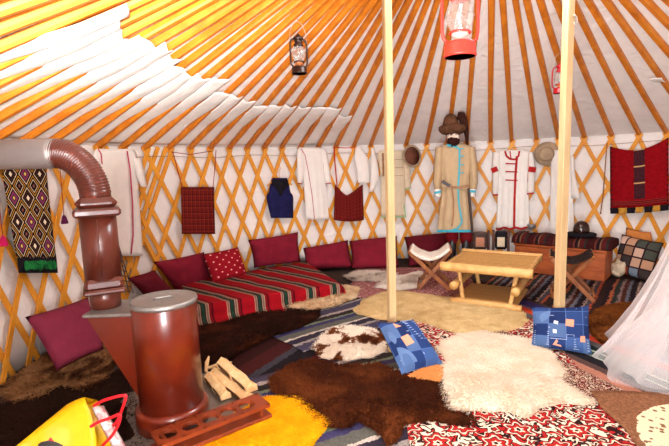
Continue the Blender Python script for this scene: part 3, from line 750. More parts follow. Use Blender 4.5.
wall_pillow('red cushion with white dots leaning on the lattice', ((213, 284), (248, 275), (238, 247), (202, 254)), MZ, .22, 'polka', None)
wall_pillow('maroon cushion below the navy waistcoat', ((254, 268), (301, 262), (298, 232), (248, 240)), MZ, .20, 'maroon')
wall_pillow('maroon cushion below the white tunic with a pink stripe', ((305, 270), (353, 267), (348, 240), (303, 248)), .05, .14, 'maroon')
wall_pillow('maroon cushion just left of the left-hand pine post', ((352, 268), (399, 267), (397, 236), (349, 241)), .05, .14, 'maroon')
wall_pillow('burgundy cushion on the wall behind the fleece-seated stool', ((409, 266), (450, 262), (447, 233), (404, 237)), .05, .14, 'maroon_dark')
pillow('cushion', 'patchwork cushion leaning against the wall right of the chest', [F(612, 273, .03), F(650, 283, .03), W(664, 243, .22), W(622, 234, .22)], .15, 'patch')
pillow('cushion', 'brown and tan cushion peeking out behind the patchwork cushion', [W(622, 262, .12), W(662, 268, .12), W(652, 232, .07), W(627, 227, .07)], .07, 'suede')
def denim(label, c4, th, details):
    root = thing('cushion', label, 'cushion', (c4[0]+c4[1])/2, 'denim patchwork cushions')
    BL, BR, TR, TL = [Vector(p) for p in c4]
    nrm = (BR-BL).cross(TL-BL).normalized()
    if nrm.y > 0: nrm = -nrm
    def sf(u, v, side=1, ex=0.):
        p = BL*(1-u)*(1-v)+BR*u*(1-v)+TR*u*v+TL*(1-u)*v
        a, b = 2*u-1, 2*v-1; ctr = (BL+BR+TR+TL)/4; pin = .06*((1-a*a)*abs(b)**3+(1-b*b)*abs(a)**3)
        p = p+(ctr-p)*pin; g = max(0, (1-a**4)*(1-b**4))**.55
        return p+nrm*(side*(th/2)*g+ex)
    mb = MB(); mb.grid(lambda u, v: sf(u, v, 1), 16, 16); mb.grid(lambda u, v: sf(u, v, -1), 16, 16)
    mb.build('cushion_cover', 'denim', root, smooth=True)
    for kind, m_, q in details:
        mb = MB()
        if kind == 'quad' or kind == 'tri':
            k = len(q); mb.add([sf(u, v, 1, .003) for u, v in q]+[sf(u, v, 1, .0) for u, v in q], [tuple(range(k))]+[(i, (i+1) % k, k+(i+1) % k, k+i) for i in range(k)])
            mb.build('patch', m_, root)
        elif kind == 'arc':
            (cu, cv, r, a0, a1) = q
            vs = [sf(cu, cv, 1, .003)]+[sf(cu+r*cos(a0+(a1-a0)*i/12), cv+r*sin(a0+(a1-a0)*i/12), 1, .003) for i in range(13)]
            mb.add(vs, [(0, i+1, i+2) for i in range(12)]); mb.build('patch', m_, root, solid=.003)
        else:
            for line in q: mb.tube([sf(u, v, 1, .001) for u, v in line], .0022, 5)
            mb.build('stitching', m_, root)
    return root
P = [F(402, 375, .03), F(444, 364, .03), D(413, 319, 3.50), D(377, 323, 3.45)]
denim('tilted blue denim patchwork cushion against the left-hand post', P, .13, [
    ('tri', 'salmon_patch', [(.28, .78), (.45, .80), (.30, .90)]), ('quad', 'salmon_patch', [(.30, .40), (.52, .44), (.48, .62), (.27, .58)]),
    ('arc', 'denim_pale', (.03, .62, .14, -1.2, 1.4)), ('arc', 'denim_pale', (.05, .10, .32, 0.0, 1.5)),
    ('lines', 'stitch', [[(.55+.02*i, .95-.05*i), (.90, .95-.05*i)] for i in range(10)]+[[(.05, .2), (.95, .14)], [(.06, .72), (.55, .68)], [(.55, .95), (.6, .2)]])])
P = [F(531, 347, .03), F(592, 355, .03), D(589, 306, 3.62), D(532, 307, 3.66)]
denim('upright blue denim patchwork cushion against the right-hand post', P, .13, [
    ('quad', 'salmon_patch', [(.58, .55), (.72, .53), (.73, .69), (.59, .70)]), ('tri', 'salmon_patch', [(.36, .10), (.52, .07), (.43, .24)]),
    ('quad', 'white_cloth', [(.37, .38), (.43, .37), (.43, .45), (.37, .46)]), ('quad', 'white_cloth', [(.38, .60), (.45, .57), (.46, .64), (.39, .66)]), ('quad', 'salmon_patch', [(.82, .22), (.91, .22), (.91, .35), (.83, .35)]),
    ('arc', 'denim_pale', (.30, .72, .17, 1.4, 3.9)),
    ('lines', 'stitch', [[(.04, .10+.05*i), (.30, .10+.05*i)] for i in range(7)]+[[(.72, .06+.05*i), (.97, .06+.05*i)] for i in range(5)]+[[(.32, .05), (.32, .95)], [(.78, .05), (.78, .95)], [(.32, .78), (.95, .76)], [(.05, .55), (.32, .50)], [(.32, .25), (.60, .25), (.60, .36), (.72, .36), (.72, .05)]])])
mb = MB(); q = [F(408, 378, .02), F(432, 364, .02), F(447, 371, .02), F(440, 384, .02)]; mb.prism(q, (0, 0, .02))
lab(mb.build('pad', 'suede'), 'tan suede pad sticking out under the tilted denim cushion', 'pad')

# ---------------------------------------------------------------- red striped mattress
LF, LB, RB, RF = Vector((-1.46, 4.44, 0)), Vector((-1.86, 5.42, 0)), Vector((-.38, 6.46, 0)), Vector((.10, 5.18, 0))
root = thing('floor_mattress', 'low floor mattress under a red striped kilim by the lattice wall', 'mattress', (LF+RF)/2)
def mtop(s, t):
    return LB*(1-s)*(1-t)+RB*s*(1-t)+RF*s*t+LF*(1-s)*t
fr_n = (LF-LB).normalized()
mb = MB()
def drape(u, v, ex=0.):
    z = MZ+.02; L = .8
    if v < .7:
        t = v/.7*.97; p = mtop(u, t); zz = z+.012*mnoise.noise(p*4)
        e = max(0, (u-.95)/.05); zz -= (z-.03)*e*e; p = p+(RF-LF).normalized()*.04*e
    else:
        q = (v-.7)/.3; p = mtop(u, 1.0)+fr_n*(.03*min(1, q*3)+.10*max(0, q-.6)/.4*(1+.5*sin(u*13)))
        zz = z*(1-min(1, q/.75))+.03 if q < .75 else .03
        zz = max(zz, .03); e = max(0, (u-.95)/.05); zz = min(zz, max(.03, z-(z-.03)*e*e))
        p = p+fr_n*.012*sin(u*40)
    return Vector((p.x, p.y, zz))
def duv(u, v):
    s = u*1.72; t = min(v/.7, 1)*.9; return ((s-.62*t+1.2)/.29, v)
mb.grid(drape, 70, 36, 0, duv)
mb.build('kilim_cover', 'kilim_red', root, smooth=True, solid=.008, off=-1)
mb = MB(); q = [mtop(.01, .02), mtop(.95, .02), mtop(.95, .98), mtop(.01, .98)]
mb.prism([p+Vector((0, 0, .025)) for p in q], (0, 0, MZ-.03)); mb.build('mattress_body', 'cream_cloth', root)

# ---------------------------------------------------------------- stove
SX, SY = -1.022, 2.66
root = thing('wood_stove', 'shiny brown enamel wood stove with a round steel lid', 'stove', (SX, SY, .02))
mb = MB(); mb.lathe((SX, SY, .022), [(.212, 0), (.213, .10), (.205, .115), (.187, .122)], 48); mb.build('base_ring', 'enamel', root, smooth=True)
mb = MB(); mb.lathe((SX, SY, .12), [(.185, 0), (.185, .632), (.182, .640)], 48); mb.build('body', 'enamel', root, smooth=True)
mb = MB(); mb.lathe((SX, SY, .772), [(.189, -.014), (.192, 0), (.189, .012), (.174, .016), (.168, .012), (.05, .012), (.0, .012)], 48)
lid = mb.build('lid', 'steel', root, smooth=True)
mb = MB(); mb.tube([(SX-.05, SY-.02, .787), (SX-.04, SY-.02, .793), (SX+.03, SY+.02, .793), (SX+.04, SY+.02, .787)], .006, 8); mb.build('lid_handle', 'steel', lid, smooth=True)
HX0, HX1, HY0, HY1, HZ = -1.478, -1.185, 2.64, 2.92, .69
mb = MB(); mb.prism([(HX0, HY0, HZ), (HX1+.03, HY0, HZ), (HX1+.03, HY0, .125), (HX1-.0, HY0, .125), (HX0+.01, HY0, HZ-.02)], (0, HY1-HY0, 0))
hop = mb.build('firebox_hopper', 'enamel', root)
mb = MB(); mb.box(((HX0+HX1)/2-.005, (HY0+HY1)/2, HZ+.008), (HX1-HX0+.03, HY1-HY0+.03, .02), bev=.006); mb.build('hopper_rim', 'steel', root)
mb = MB(); mb.box((-1.19, 2.65, .72), (.04, .04, .03), bev=.006); mb.build('latch', 'steel', root)
PX, PY = -1.435, 2.80
QX = Vector((.889, .457, 0)); QA = (QX, Vector((-.457, .889, 0)), Vector((0, 0, 1)))
root = thing('flue_pipe', 'brown and grey stove pipe rising from the stove and bending left', 'stove pipe', (PX, PY, .67))
mb = MB(); mb.lathe((PX, PY, HZ+.018), [(.088, 0), (.088, .13)], 32); mb.build('neck', 'duct', root, smooth=True)
mb = MB(); mb.box((PX, PY, .865), (.212, .212, .07), QA, bev=.02); mb.box((PX, PY, .822), (.232, .232, .03), QA, bev=.01); mb.build('lower_flange', 'duct', root)
mb = MB(); mb.lathe((PX, PY, .89), [(.104, 0), (.104, .39)], 32)
mb.tube([(PX+.04, PY-.098, .91), (PX+.04, PY-.098, 1.26)], .005, 6); mb.build('duct', 'duct', root, smooth=True)
mb = MB()
mb.box((PX, PY, 1.300), (.255, .255, .05), QA, bev=.014); mb.box((PX, PY, 1.352), (.225, .225, .07), QA, bev=.03); mb.build('collar', 'duct', root)
mb = MB(); pts = []; rs = []; BR_ = .196
zb = 1.392; nseg = 104
pts += [(PX, PY, zb-.02), (PX, PY, zb+.012)]; rs += [.0865, .0865]
for i in range(nseg+1):
    a = (pi/2)*i/nseg; pts.append((PX-BR_+BR_*cos(a)-.02*sin(a), PY, zb+.02+BR_*sin(a)+.045*sin(a))); rs.append(.0865+(.0025 if i % 4 < 2 else -.0015))
mb.tube(pts, rs, 28); mb.build('elbow', 'duct', root, smooth=True)
ex, ez = pts[-1][0], pts[-1][2]
mb = MB(); mb.tube([(ex+.02, PY, ez), (ex-.02, PY, ez), (-2.38, PY, ez+.01)], [.087, .089, .089], 32); mb.build('grey_pipe', 'galv', root, smooth=True)
# mesh strip behind the pipe
mb = MB(); q = [(118, 246), (122, 252), (128, 270), (132, 290)]
for i in range(4):
    mb.tube(wpath([(117+i*.6, 246), (118+i*1.6, 260), (119+i*3.2, 278), (121+i*4.2, 293)], .22, 6), .006, 5)
for j in range(9):
    y = 250+j*5; f = (y-246)/47; mb.tube(wpath([(117+3*f, y), (119+13*f, y+1.5)], .22, 2), .005, 5)
lab(mb.build('net', 'mesh_net'), 'dark net strip hanging behind the brown flue pipe', 'net')
# plate under the stove, logs, rack
ea = Vector((.86, .51, 0)).normalized(); eb = Vector((-ea.y, ea.x, 0))
mb = MB(); pc = Vector((-.98, 2.86, .014)); mb.box(pc, (.86, .78, .006), (ea, eb, Vector((0, 0, 1))), bev=.002)
lab(mb.build('stove_plate', 'plate'), 'grey steel floor plate under the brown stove', 'floor plate')
def log(label, a, b, w, h):
    a, b = Vector(a), Vector(b); d = (b-a).normalized(); s = d.cross(Vector((0, 0, 1))).normalized(); up = s.cross(d)
    root = thing('firewood_log', label, 'firewood', (a.x, a.y, min(a.z, b.z)-h*.4), 'split logs beside the stove')
    prof = [(-w*.5, -h*.4), (w*.45, -h*.4), (w*.5, h*.1), (w*.05, h*.55), (-w*.42, h*.2)]
    mb = MB(); vs = []; n = 6
    for i in range(n+1):
        c = a+(b-a)*i/n
        for j, (p, q) in enumerate(prof): vs.append(c+s*(p+.006*sin(i*2+j))+up*(q+.004*cos(i*3+j*2)))
    fs = [tuple(reversed(range(5))), tuple(n*5+k for k in range(5))]
    for i in range(n):
        for j in range(5): fs.append((i*5+j, i*5+(j+1) % 5, i*5+5+(j+1) % 5, i*5+5+j))
    mb.add(vs, fs); mb.build('split_wood', 'log', root)
    mb = MB(); vs = []
    for i in range(n+1):
        c = a+(b-a)*i/n
        vs += [c+s*(-w*.5-.001)+up*(-h*.4), c+s*(w*.45)+up*(-h*.4-.002), c+s*(w*.5+.002)+up*(h*.1)]
    mb.add(vs, [(i*3+k, i*3+k+1, i*3+k+4, i*3+k+3) for i in range(n) for k in range(2)]); mb.build('bark', 'bark', root, solid=.003, off=0)
log('pale split log lying lowest against the stove plate edge', F(215, 372, .05), F(248, 398, .05), .085, .07)
log('longest pale split log on top of the firewood pile', F(222, 362, .12), F(252, 388, .10), .08, .07)
log('pale split log tucked closest to the stove side', F(209, 376, .05), F(226, 396, .05), .07, .06)
log('short pale split log at the back of the firewood pile', F(224, 366, .045), F(246, 384, .045), .07, .06)
mb = MB(); pts = [F(207, 368, .03), F(206, 360, .10), F(213, 362, .06), F(232, 361, .05), F(220, 366, .03)]
mb.tube([F(206, 372, .03), F(207, 362, .08), F(209, 356, .12)], [.012, .016, .006], 6); mb.tube([F(208, 368, .05), F(220, 364, .08), F(232, 362, .09)], [.012, .012, .004], 6)
lab(mb.build('bark_scrap', 'log'), 'thin curled wood splinter behind the firewood pile', 'firewood')
# rack
ZT = .137; b0_, b1_, f1_ = F(151, 433, ZT), F(258, 394, ZT), F(269, 402.5, ZT); hw_ = (f1_-b1_)/2; r0, r1 = b0_+hw_, b1_+hw_; r0.z = r1.z = 0; ra = (r1-r0).normalized(); rbx = Vector((-ra.y, ra.x, 0)); RL = (r1-r0).length
root = thing('bottle_rack', 'reddish wooden two-tier rack with round holes in front of the stove', 'rack', (r0+r1)/2+Vector((0, 0, .045)))
RW = 2*abs(hw_.dot(rbx))+.03; rm = (r0+r1)/2
# boards: top with holes
holes = [F(x, y, .135) for x, y in ((168, 434.6), (190, 425.5), (209.6, 418), (227.5, 411), (245.5, 404))]
hs = [((h-r0).dot(ra)) for h in holes]
def holed_board(z, th, hr):
    mb = MB(); cuts = [0]+[(a+b)/2 for a, b in zip(hs, hs[1:])]+[RL]
    cuts[0] = 0; n = 24
    for i, h in enumerate(hs):
        x0, x1 = cuts[i], cuts[i+1]
        outer = []; inner = []
        for k in range(n):
            a = 2*pi*k/n; dx, dy = cos(a), sin(a)
            sx = ((x1-h) if dx > 0 else (h-x0))/max(1e-6, abs(dx)); sy = (RW/2)/max(1e-6, abs(dy)); q = min(sx, sy)
            outer.append((h+dx*q, dy*q)); inner.append((h+dx*hr, dy*hr))
        for zz, fl in ((z+th, False), (z, True)):
            vs = [r0+ra*p+rbx*q+Vector((0, 0, zz)) for p, q in outer+inner]
            mb.add(vs, [(k, (k+1) % n, n+(k+1) % n, n+k) for k in range(n)])
        vs = [r0+ra*p+rbx*q+Vector((0, 0, zz)) for zz in (z, z+th) for p, q in inner]
        mb.add(vs, [(k, (k+1) % n, n+(k+1) % n, n+k) for k in range(n)])
    c = rm+Vector((0, 0, z+th/2)); X = ra*RL/2; Y = rbx*RW/2; Zh = Vector((0, 0, th/2))
    vs = [c+X*i+Y*j+Zh*k for k in (-1, 1) for i, j in ((-1, -1), (1, -1), (1, 1), (-1, 1))]
    mb.add(vs, [(k, (k+1) % 4, 4+(k+1) % 4, 4+k) for k in range(4)])
    return mb
holed_board(.115, .022, .049).build('top_board', 'red_wood', root)
mb = MB(); mb.box(rm+Vector((0, 0, .056)), (RL+.02, RW, .020), (ra, rbx, Vector((0, 0, 1))), bev=.003); mb.build('bottom_board', 'red_wood', root)
for sgn in (-1, 1):
    mb = MB(); mb.box(rm+ra*(sgn*(RL/2-.05))+Vector((0, 0, .0905)), (.02, RW*.8, .050), (ra, rbx, Vector((0, 0, 1)))); mb.build('spacer', 'red_wood', root)

# ---------------------------------------------------------------- yellow shopping bag
root = thing('shopping_bag', 'yellow plastic shopping bag with red handles at the bottom left', 'bag', (-1.55, 2.25, .04))
def bp(x, y, Y): return D(x, y, Y)
def front(u, v):
    # u: left -> right, v: top -> bottom
    t0, t1 = D(14, 448, 2.10), D(80, 394, 2.36); b0, b1 = D(-6, 560, 1.95), D(108, 520, 2.02)
    p = t0*(1-u)*(1-v)+t1*u*(1-v)+b1*u*v+b0*(1-u)*v
    r_ = D(94+16*v, 403+60*v, 2.30-.2*v)
    p = p+(r_-p)*max(0, (u-.8)/.2)*.5*sin(pi*min(1, v+.25))
    p = p+Vector((0, -1, .1))*(.05*sin(pi*u)*sin(pi*v)+.012*mnoise.noise(p*11))
    p.z = max(p.z, .045); return p
def backp(u, v):
    t0, t1 = D(14, 448, 2.10), D(97, 400, 2.48); b0, b1 = D(-6, 540, 2.10), D(124, 450, 2.36)
    p = t0*(1-u)*(1-v)+t1*u*(1-v)+b1*u*v+b0*(1-u)*v
    p = p+Vector((.2, 1, .1))*(.04*sin(pi*u)*sin(pi*v)+.010*mnoise.noise(p*11)); p.z = max(p.z, .045); return p
mb = MB(); mb.grid(front, 18, 14); mb.grid(backp, 18, 14)
# closing gusset along the top edge
mb.grid(lambda u, v: front(u, 0)*(1-v)+backp(u, 0)*v+Vector((0, 0, .0)), 18, 3)
mb.build('bag_body', 'yellow_bag', root, smooth=True, solid=.003)
mb = MB(); cb = D(104, 428, 2.30); ax_ = (D(112, 440, 2.3)-D(95, 408, 2.34)).normalized()
def packet(u, v):
    a, b = D(93, 408, 2.36), D(116, 452, 2.26); p = a+(b-a)*v; side = (D(104, 405, 2.40)-D(93, 408, 2.36))
    return p+side*(u-.1)*1.1+Vector((0, -.02, .015))*sin(pi*u)+Vector((0, 0, .01))*mnoise.noise(p*20)
mb.grid(packet, 8, 12); o = mb.build('paper_packet', 'paper', None, smooth=True, solid=.02, off=-1); lab(o, 'pink and white printed packet inside the yellow shopping bag', 'packet')
for q, dpt in (([(93, 406), (104, 400), (118, 396), (126, 395), (126, 398), (122, 410), (117, 422), (106, 432)], 2.34), ([(90, 427), (98, 422), (110, 418), (121, 413), (119, 424), (112, 436), (102, 446)], 2.24)):
    mb = MB(); pts = [D(x, y, dpt+.0*i) for i, (x, y) in enumerate(q)]
    # smooth
    sm = []
    for a, b in zip(pts, pts[1:]):
        for k in range(4): sm.append(a+(b-a)*k/4)
    sm.append(pts[-1]); sm = [sm[0]]+[(sm[i-1]+sm[i]+sm[i+1])/3 for i in range(1, len(sm)-1)]+[sm[-1]]
    mb.ribbon(sm, .015, Vector((0.3, -1, .2)), .003); mb.build('handle', 'red_strap', root)
# black dog-like print and a small red mark on the bag front (only their tops reach into view)
def onbag(px): 
    out = []
    for x, y in px: out.append((x, y))
    return out
mb = MB(); cpt = []
def fr_at(x, y):
    best = None
    for i in range(41):
        for j in range(41):
            p = front(i/40, j/40*.6); q = proj(p)
            d = (q[0]-x)**2+(q[1]-y)**2
            if best is None or d < best[0]: best = (d, p)
    return best[1]+Vector((0, -.004, .003))
ring = [(38, 452), (38, 445), (42, 442), (50, 440), (58, 442), (63, 446), (64, 452), (60, 458), (50, 460), (42, 458)]
w_ = [fr_at(x, y) for x, y in ring]; c_ = sum(w_, Vector())/len(w_)+Vector((0, -.004, .003))
mb.add([c_]+w_, [(0, 1+i, 1+(i+1) % len(w_)) for i in range(len(w_))]); mb.build('printed_emblem', 'black_print', root, solid=.002)
mb = MB(); w_ = [fr_at(x, y) for x, y in ((49, 441), (52, 437), (55, 441))]; mb.add(w_, [(0, 1, 2)]); mb.build('printed_mark', 'red_strap', root, solid=.002)

# ---------------------------------------------------------------- things hung on the wall
def cords(parent, name, paths, r, mat, off):
    mb = MB()
    for p in paths: mb.tube(wpath(p, off, 4), r, 6)
    return mb.build(name, mat, parent, smooth=True)
# diamond weaving
root = thing('woven_hanging', 'black woven hanging with yellow and white diamonds under the grey pipe', 'wall hanging', W(30, 270, .05))
hang([(150, -2, 44), (170, 2, 46), (220, 10, 51), (258, 17, 56)], .06, 12, 20, .02, .004, 3).build('weaving', 'diamond', root, smooth=True, solid=.008)
hang([(257, 17, 56), (262, 18, 56.5), (273, 19, 57.5)], .06, 12, 4, .02, .004, 3).build('end_border', 'black_cloth', root, smooth=True, solid=.008)
mb = MB()
for i in range(90):
    u = random.random(); x = 25+31*u; y = 261-.5*u+random.uniform(0, 3)
    mb.tube([W(x, y, .085), W(x+random.uniform(-1, 1), y+random.uniform(4, 8), .10+random.uniform(0, .02))], [.006, .003], 4)
lab(mb.build('fringe', 'green_fringe', root), kind='stuff')
def tassel(label, x, y0, y1, mat, cordmat, off=.07):
    root = thing('tassel', label, 'tassel', W(x, y1+4, off))
    cords(root, 'cord', [[(x-4, y0), (x-2, (y0+y1)/2), (x, y1)]], .003, cordmat, off)
    mb = MB(); c = W(x, y1, off); mb.lathe(c, [(.004, .02), (.018, .0), (.022, -.02), (.03, -.05), (.026, -.06), (0, -.06)], 10); mb.build('tuft', mat, root, smooth=True)
tassel('purple tassel on a red cord beside the diamond weaving', 64, 168, 217, 'purple_yarn', 'red_cord')
tassel('bright pink tassel at the left edge of the photo', 3, 205, 238, 'pink_yarn', 'red_cord')
# tunic behind the pipe
root = thing('tunic', 'white tunic with a crimson stripe hanging behind the stove pipe', 'tunic', W(120, 256, .05))
hang([(149, 96, 134), (156, 92, 137), (200, 96, 139), (256, 108, 143)], .06, 14, 22, .03, .01, 3).build('cloth', 'white_cloth', root, smooth=True, solid=.006)
hang([(158, 133, 141), (175, 136, 145), (187, 141, 147)], .07, 5, 6, .02, .004, 2).build('sleeve', 'white_cloth', root, smooth=True, solid=.006)
mb = MB(); mb.ribbon(wpath([(127, 151), (130, 170), (132.5, 205), (133, 235), (131, 254)], .104, 6), .016, inward, .004); mb.build('stripe', 'pink_trim', root)
mb = MB(); mb.ribbon(wpath([(98, 149), (101, 154), (102, 164)], .10, 4), .014, inward, .004); mb.build('tie', 'pink_trim', root)
# plaid bag
root = thing('shoulder_bag', 'square red plaid bag hung by two cords', 'bag', W(198, 235, .05))
hang([(186, 181, 184.5), (187, 181, 214), (192, 181, 213.5), (234, 182, 215)][1:], .06, 14, 14, .03, .006, 3).build('pouch', 'plaid', root, smooth=True, solid=.012)
cords(root, 'strap', [[(173, 152), (177, 168), (182, 187)], [(171, 152), (190, 154.5), (212, 151)], [(216, 150), (215, 166), (213, 187)]], .005, 'red_cord', .06)
# navy waistcoat on hanger
root = thing('waistcoat', 'navy blue waistcoat on a wooden hanger', 'waistcoat', W(280, 218, .05))
wc = [(178, 273, 286.5), (181, 271, 288), (186, 270, 289), (192, 269, 290), (196, 266, 293), (206, 268, 293), (218, 271, 293)]
hang(wc, .06, 12, 14, .05, .006, 2).build('cloth', 'navy', root, smooth=True, solid=.012)
hang([(179.5, 273, 287), (184, 271, 288.5), (192, 276, 285), (196, 279, 282)], .075, 8, 8, .05, .002, 2).build('yoke', 'black_cloth', root, smooth=True, solid=.012)
mb = MB(); mb.tube(wpath([(267, 186), (273, 181), (279, 178), (286, 181), (292, 185)], .07, 4), .010, 8); mb.tube(wpath([(279, 178), (279, 172), (280.5, 168), (279, 166)], .06, 4), .004, 6); mb.build('hanger', 'lattice', root, smooth=True)
# long white tunic with pink stripe
root = thing('tunic', 'long white tunic with one thin pink stripe right of the navy waistcoat', 'tunic', W(315, 220, .05))
hang([(147.5, 299, 321), (152, 298, 324), (172, 303, 325), (219.5, 306, 329)], .06, 14, 20, .04, .010, 4).build('cloth', 'white_cloth', root, smooth=True, solid=.006)
hang([(149, 297, 304), (165, 297, 305), (183, 297.5, 303)], .07, 6, 10, .025, .004, 2).build('sleeve', 'white_cloth', root, smooth=True, solid=.006)
hang([(149, 320, 326), (165, 323, 329), (184, 325, 331.5)], .07, 6, 10, .025, .004, 2).build('sleeve', 'white_cloth', root, smooth=True, solid=.006)
mb = MB(); mb.ribbon(wpath([(301, 148.5), (305, 155), (308, 170), (312, 195), (314.5, 219)], .10, 6), .008, inward, .004); mb.build('stripe', 'pink_trim', root)
for q in ([(297.5, 183), (302, 184)], [(325.5, 184), (331, 183)]):
    mb = MB(); mb.ribbon(wpath(q, .104, 3), .012, inward, .004); mb.build('cuff_edging', 'red_trim', root)
# dark red shoulder bag
root = thing('shoulder_bag', 'dark red shoulder bag with a deep V opening', 'bag', W(349, 221, .05))
mb = MB()
def vb(u, v):
    x = 335+27.5*u; d = abs(u-.42)/.58 if u > .42 else abs(u-.42)/.42
    yt = 195.5-11*d**1.2; yb = 220.5-1.5*(2*u-1)**2+1; xl = x-(1 if u < .5 else -1)*1.2*v*abs(2*u-1)
    return W(xl, yt+(yb-yt)*v, .06+.05*sin(pi*u)+.006*sin(18*u))
mb.grid(vb, 18, 12, 0, lambda u, v: (u, 1-v)); mb.build('pouch', 'dark_plaid', root, smooth=True, solid=.012)
mb = MB(); mb.ribbon(wpath([(337, 186), (335, 165), (334, 147.5)], .08, 4), .018, inward, .004); mb.ribbon(wpath([(334, 147.3), (345, 148), (355, 147.5)], .07, 3), .012, inward, .004); mb.ribbon(wpath([(355, 147.5), (357, 165), (358.5, 184)], .05, 4), .008, inward, .004); mb.build('strap', 'red_trim', root)
# small white shirt
root = thing('shirt', 'short white shirt between dark red bag and left-hand post', 'shirt', W(368, 190, .05))
hang([(147.5, 355.5, 361), (158, 354, 368), (170, 357, 369), (183, 358, 369.5)], .055, 8, 14, .03, .008, 3).build('cloth', 'white_cloth', root, smooth=True, solid=.006)
hang([(148, 371, 374), (165, 371, 378), (180, 370.5, 379), (192, 369.5, 373)], .065, 6, 10, .02, .004, 2).build('sleeve', 'white_cloth', root, smooth=True, solid=.006)
# cream tunic behind the post
root = thing('tunic', 'cream linen tunic with sage green hems behind the left-hand post', 'tunic', W(393, 216, .05))
hang([(150.5, 380, 403), (154, 377, 405), (175, 381, 405), (216.5, 381, 405.5)], .06, 14, 20, .04, .008, 4).build('cloth', 'cream_cloth', root, smooth=True, solid=.006)
hang([(151, 402, 408), (170, 404, 410), (189, 405, 411)], .07, 6, 10, .025, .004, 2).build('sleeve', 'cream_cloth', root, smooth=True, solid=.006)
mb = MB(); mb.ribbon(wpath([(381, 217), (390, 217.5), (406, 216.5)], .10, 5), .022, inward, .004); mb.build('hem_trim', 'green_trim', root)
mb = MB(); mb.ribbon(wpath([(404.5, 189.5), (410.5, 188.5)], .11, 3), .018, inward, .004); mb.build('cuff_trim', 'green_trim', root)
mb = MB(); mb.ribbon(wpath([(404, 205), (405.5, 216)], .085, 3), .02, inward, .004); mb.build('edge_trim', 'green_trim', root)
mb = MB()
for y in (160, 168, 176): mb.ribbon(wpath([(381, y), (403, y-.5)], .115, 6), .006, inward, .003)
mb.build('braid', 'cord', root)
mb = MB(); mb.ribbon(wpath([(382.8, 153), (383.2, 165), (383.4, 176)], .10, 5), .026, inward, .006); mb.build('placket', 'leather', root)
# cap hung on its side
root = thing('cap', 'pale brimmed cap with brown inside hung beside the left-hand post', 'hat', W(412, 163, .08))
c = W(412.3, 156, .12); ai = inward(c)
tilt = (ai+Vector((.55, 0, .15))).normalized()
mb = MB(); mb.lathe(c-tilt*.02, [(.165, .0), (.172, .02), (.16, .03), (.135, .01), (.115, -.03), (.07, -.07), (0, -.08)], 24, axis=tilt); cro = mb.build('crown', 'felt_hat', root, smooth=True)
mb = MB(); mb.lathe(c-tilt*.012, [(.136, .018), (.112, -.02), (.06, -.045), (0, -.05)], 24, axis=tilt); mb.build('lining', 'straw_in', root, smooth=True)
# round felt hat
root = thing('felt_hat', 'round grey-beige felt hat hung right of the white robe with red trim', 'hat', W(547, 166, .06))
c = W(547, 154, .05); ai = inward(c)
mb = MB(); mb.lathe(c, [(.165, 0), (.168, .008), (.12, .016), (.10, .02)], 32, axis=ai); mb.build('brim', 'felt_hat', root, smooth=True)
mb = MB(); mb.lathe(c, [(.10, .016), (.095, .08), (.07, .10), (.035, .085), (0, .088)], 28, axis=ai); mb.build('crown', 'felt_hat', root, smooth=True)
def hemrib(x0, x1, yl, yr, off, bulge, w, dip=0.):
    pts = []
    for i in range(21):
        u = i/20; x = x0+(x1-x0)*u; pts.append(W(x, yl+(yr-yl)*u+dip*sin(6*pi*u), off+bulge*sin(pi*u)))
    m_ = MB(); m_.ribbon(pts, w, inward, .006); return m_
# robe mannequin
RO = .78
root = thing('costume_mannequin', 'dressed mannequin in a sand robe with turquoise trim and fur hat', 'mannequin', W(456, 252, RO+.1))
robe = hang([(143.5, 449, 462), (146, 441, 471), (150, 437, 474), (165, 436.5, 474.5), (185, 441, 470), (195, 441.5, 470), (215, 439, 473), (232, 437, 473.5)], RO, 26, 34, .12, .010, 5).build('robe', 'sand_robe', root, smooth=True, solid=.012)
for q in ([(147, 436, 443.5), (165, 434, 443), (182, 433.5, 441), (190, 434.5, 441)], [(147, 468, 475), (165, 469, 477), (182, 470, 477.5), (190, 470, 476)]):
    hang(q, RO+.03, 8, 12, .06, .006, 2).build('sleeve', 'sand_robe', root, smooth=True, solid=.012)
for q in ([(189, 434, 441), (197, 434.5, 441)], [(189, 469.5, 476), (197, 469.5, 475.5)]):
    hang(q, RO+.04, 6, 4, .06, .003, 2).build('cuff', 'white_cloth', root, smooth=True, solid=.012)
mb = hemrib(437, 473.5, 231, 231, RO+.018, .12, .035); mb.build('hem_trim', 'turq', root)
mb = MB()
mb.ribbon(wpath([(450, 145), (456, 147), (459.5, 149), (459.5, 160), (459, 175), (458, 188), (459, 205), (462, 222), (458, 228), (450, 231)], RO+.142, 5), .022, inward, .005)
mb.ribbon(wpath([(447, 144.5), (451, 146.5), (457, 145)], RO+.13, 3), .026, inward, .005)
for y in (149, 156.5, 165, 173): mb.ribbon(wpath([(459, y), (464, y-.5)], RO+.142, 3), .014, inward, .006)
for q in ([(434.5, 193), (441, 191.5)], [(469.5, 191), (476, 191.5)]): mb.ribbon(wpath(q, RO+.112, 3), .03, inward, .005)
mb.build('robe_trim', 'turq', root)
mb = MB(); mb.ribbon(wpath([(442, 181), (446, 184), (452, 187), (459, 187.5), (469, 186)], RO+.145, 5), .030, inward, .006); mb.ribbon(wpath([(452, 188), (453.5, 200), (453.5, 215), (452, 226)], RO+.145, 5), .02, inward, .005); mb.build('belt', 'leather', root)
mb = MB(); mb.ribbon(wpath([(442, 181), (446, 184), (450, 186)], RO+.155, 4), .045, inward, .012); mb.build('belt_pouch', 'dark_leather', root)
mb = MB(); mb.tube(wpath([(468.5, 188), (470, 205), (471.5, 222), (472.5, 235)], RO+.15, 6), [.016]*24+[.008], 8); mb.build('scabbard', 'dark_leather', root, smooth=True)
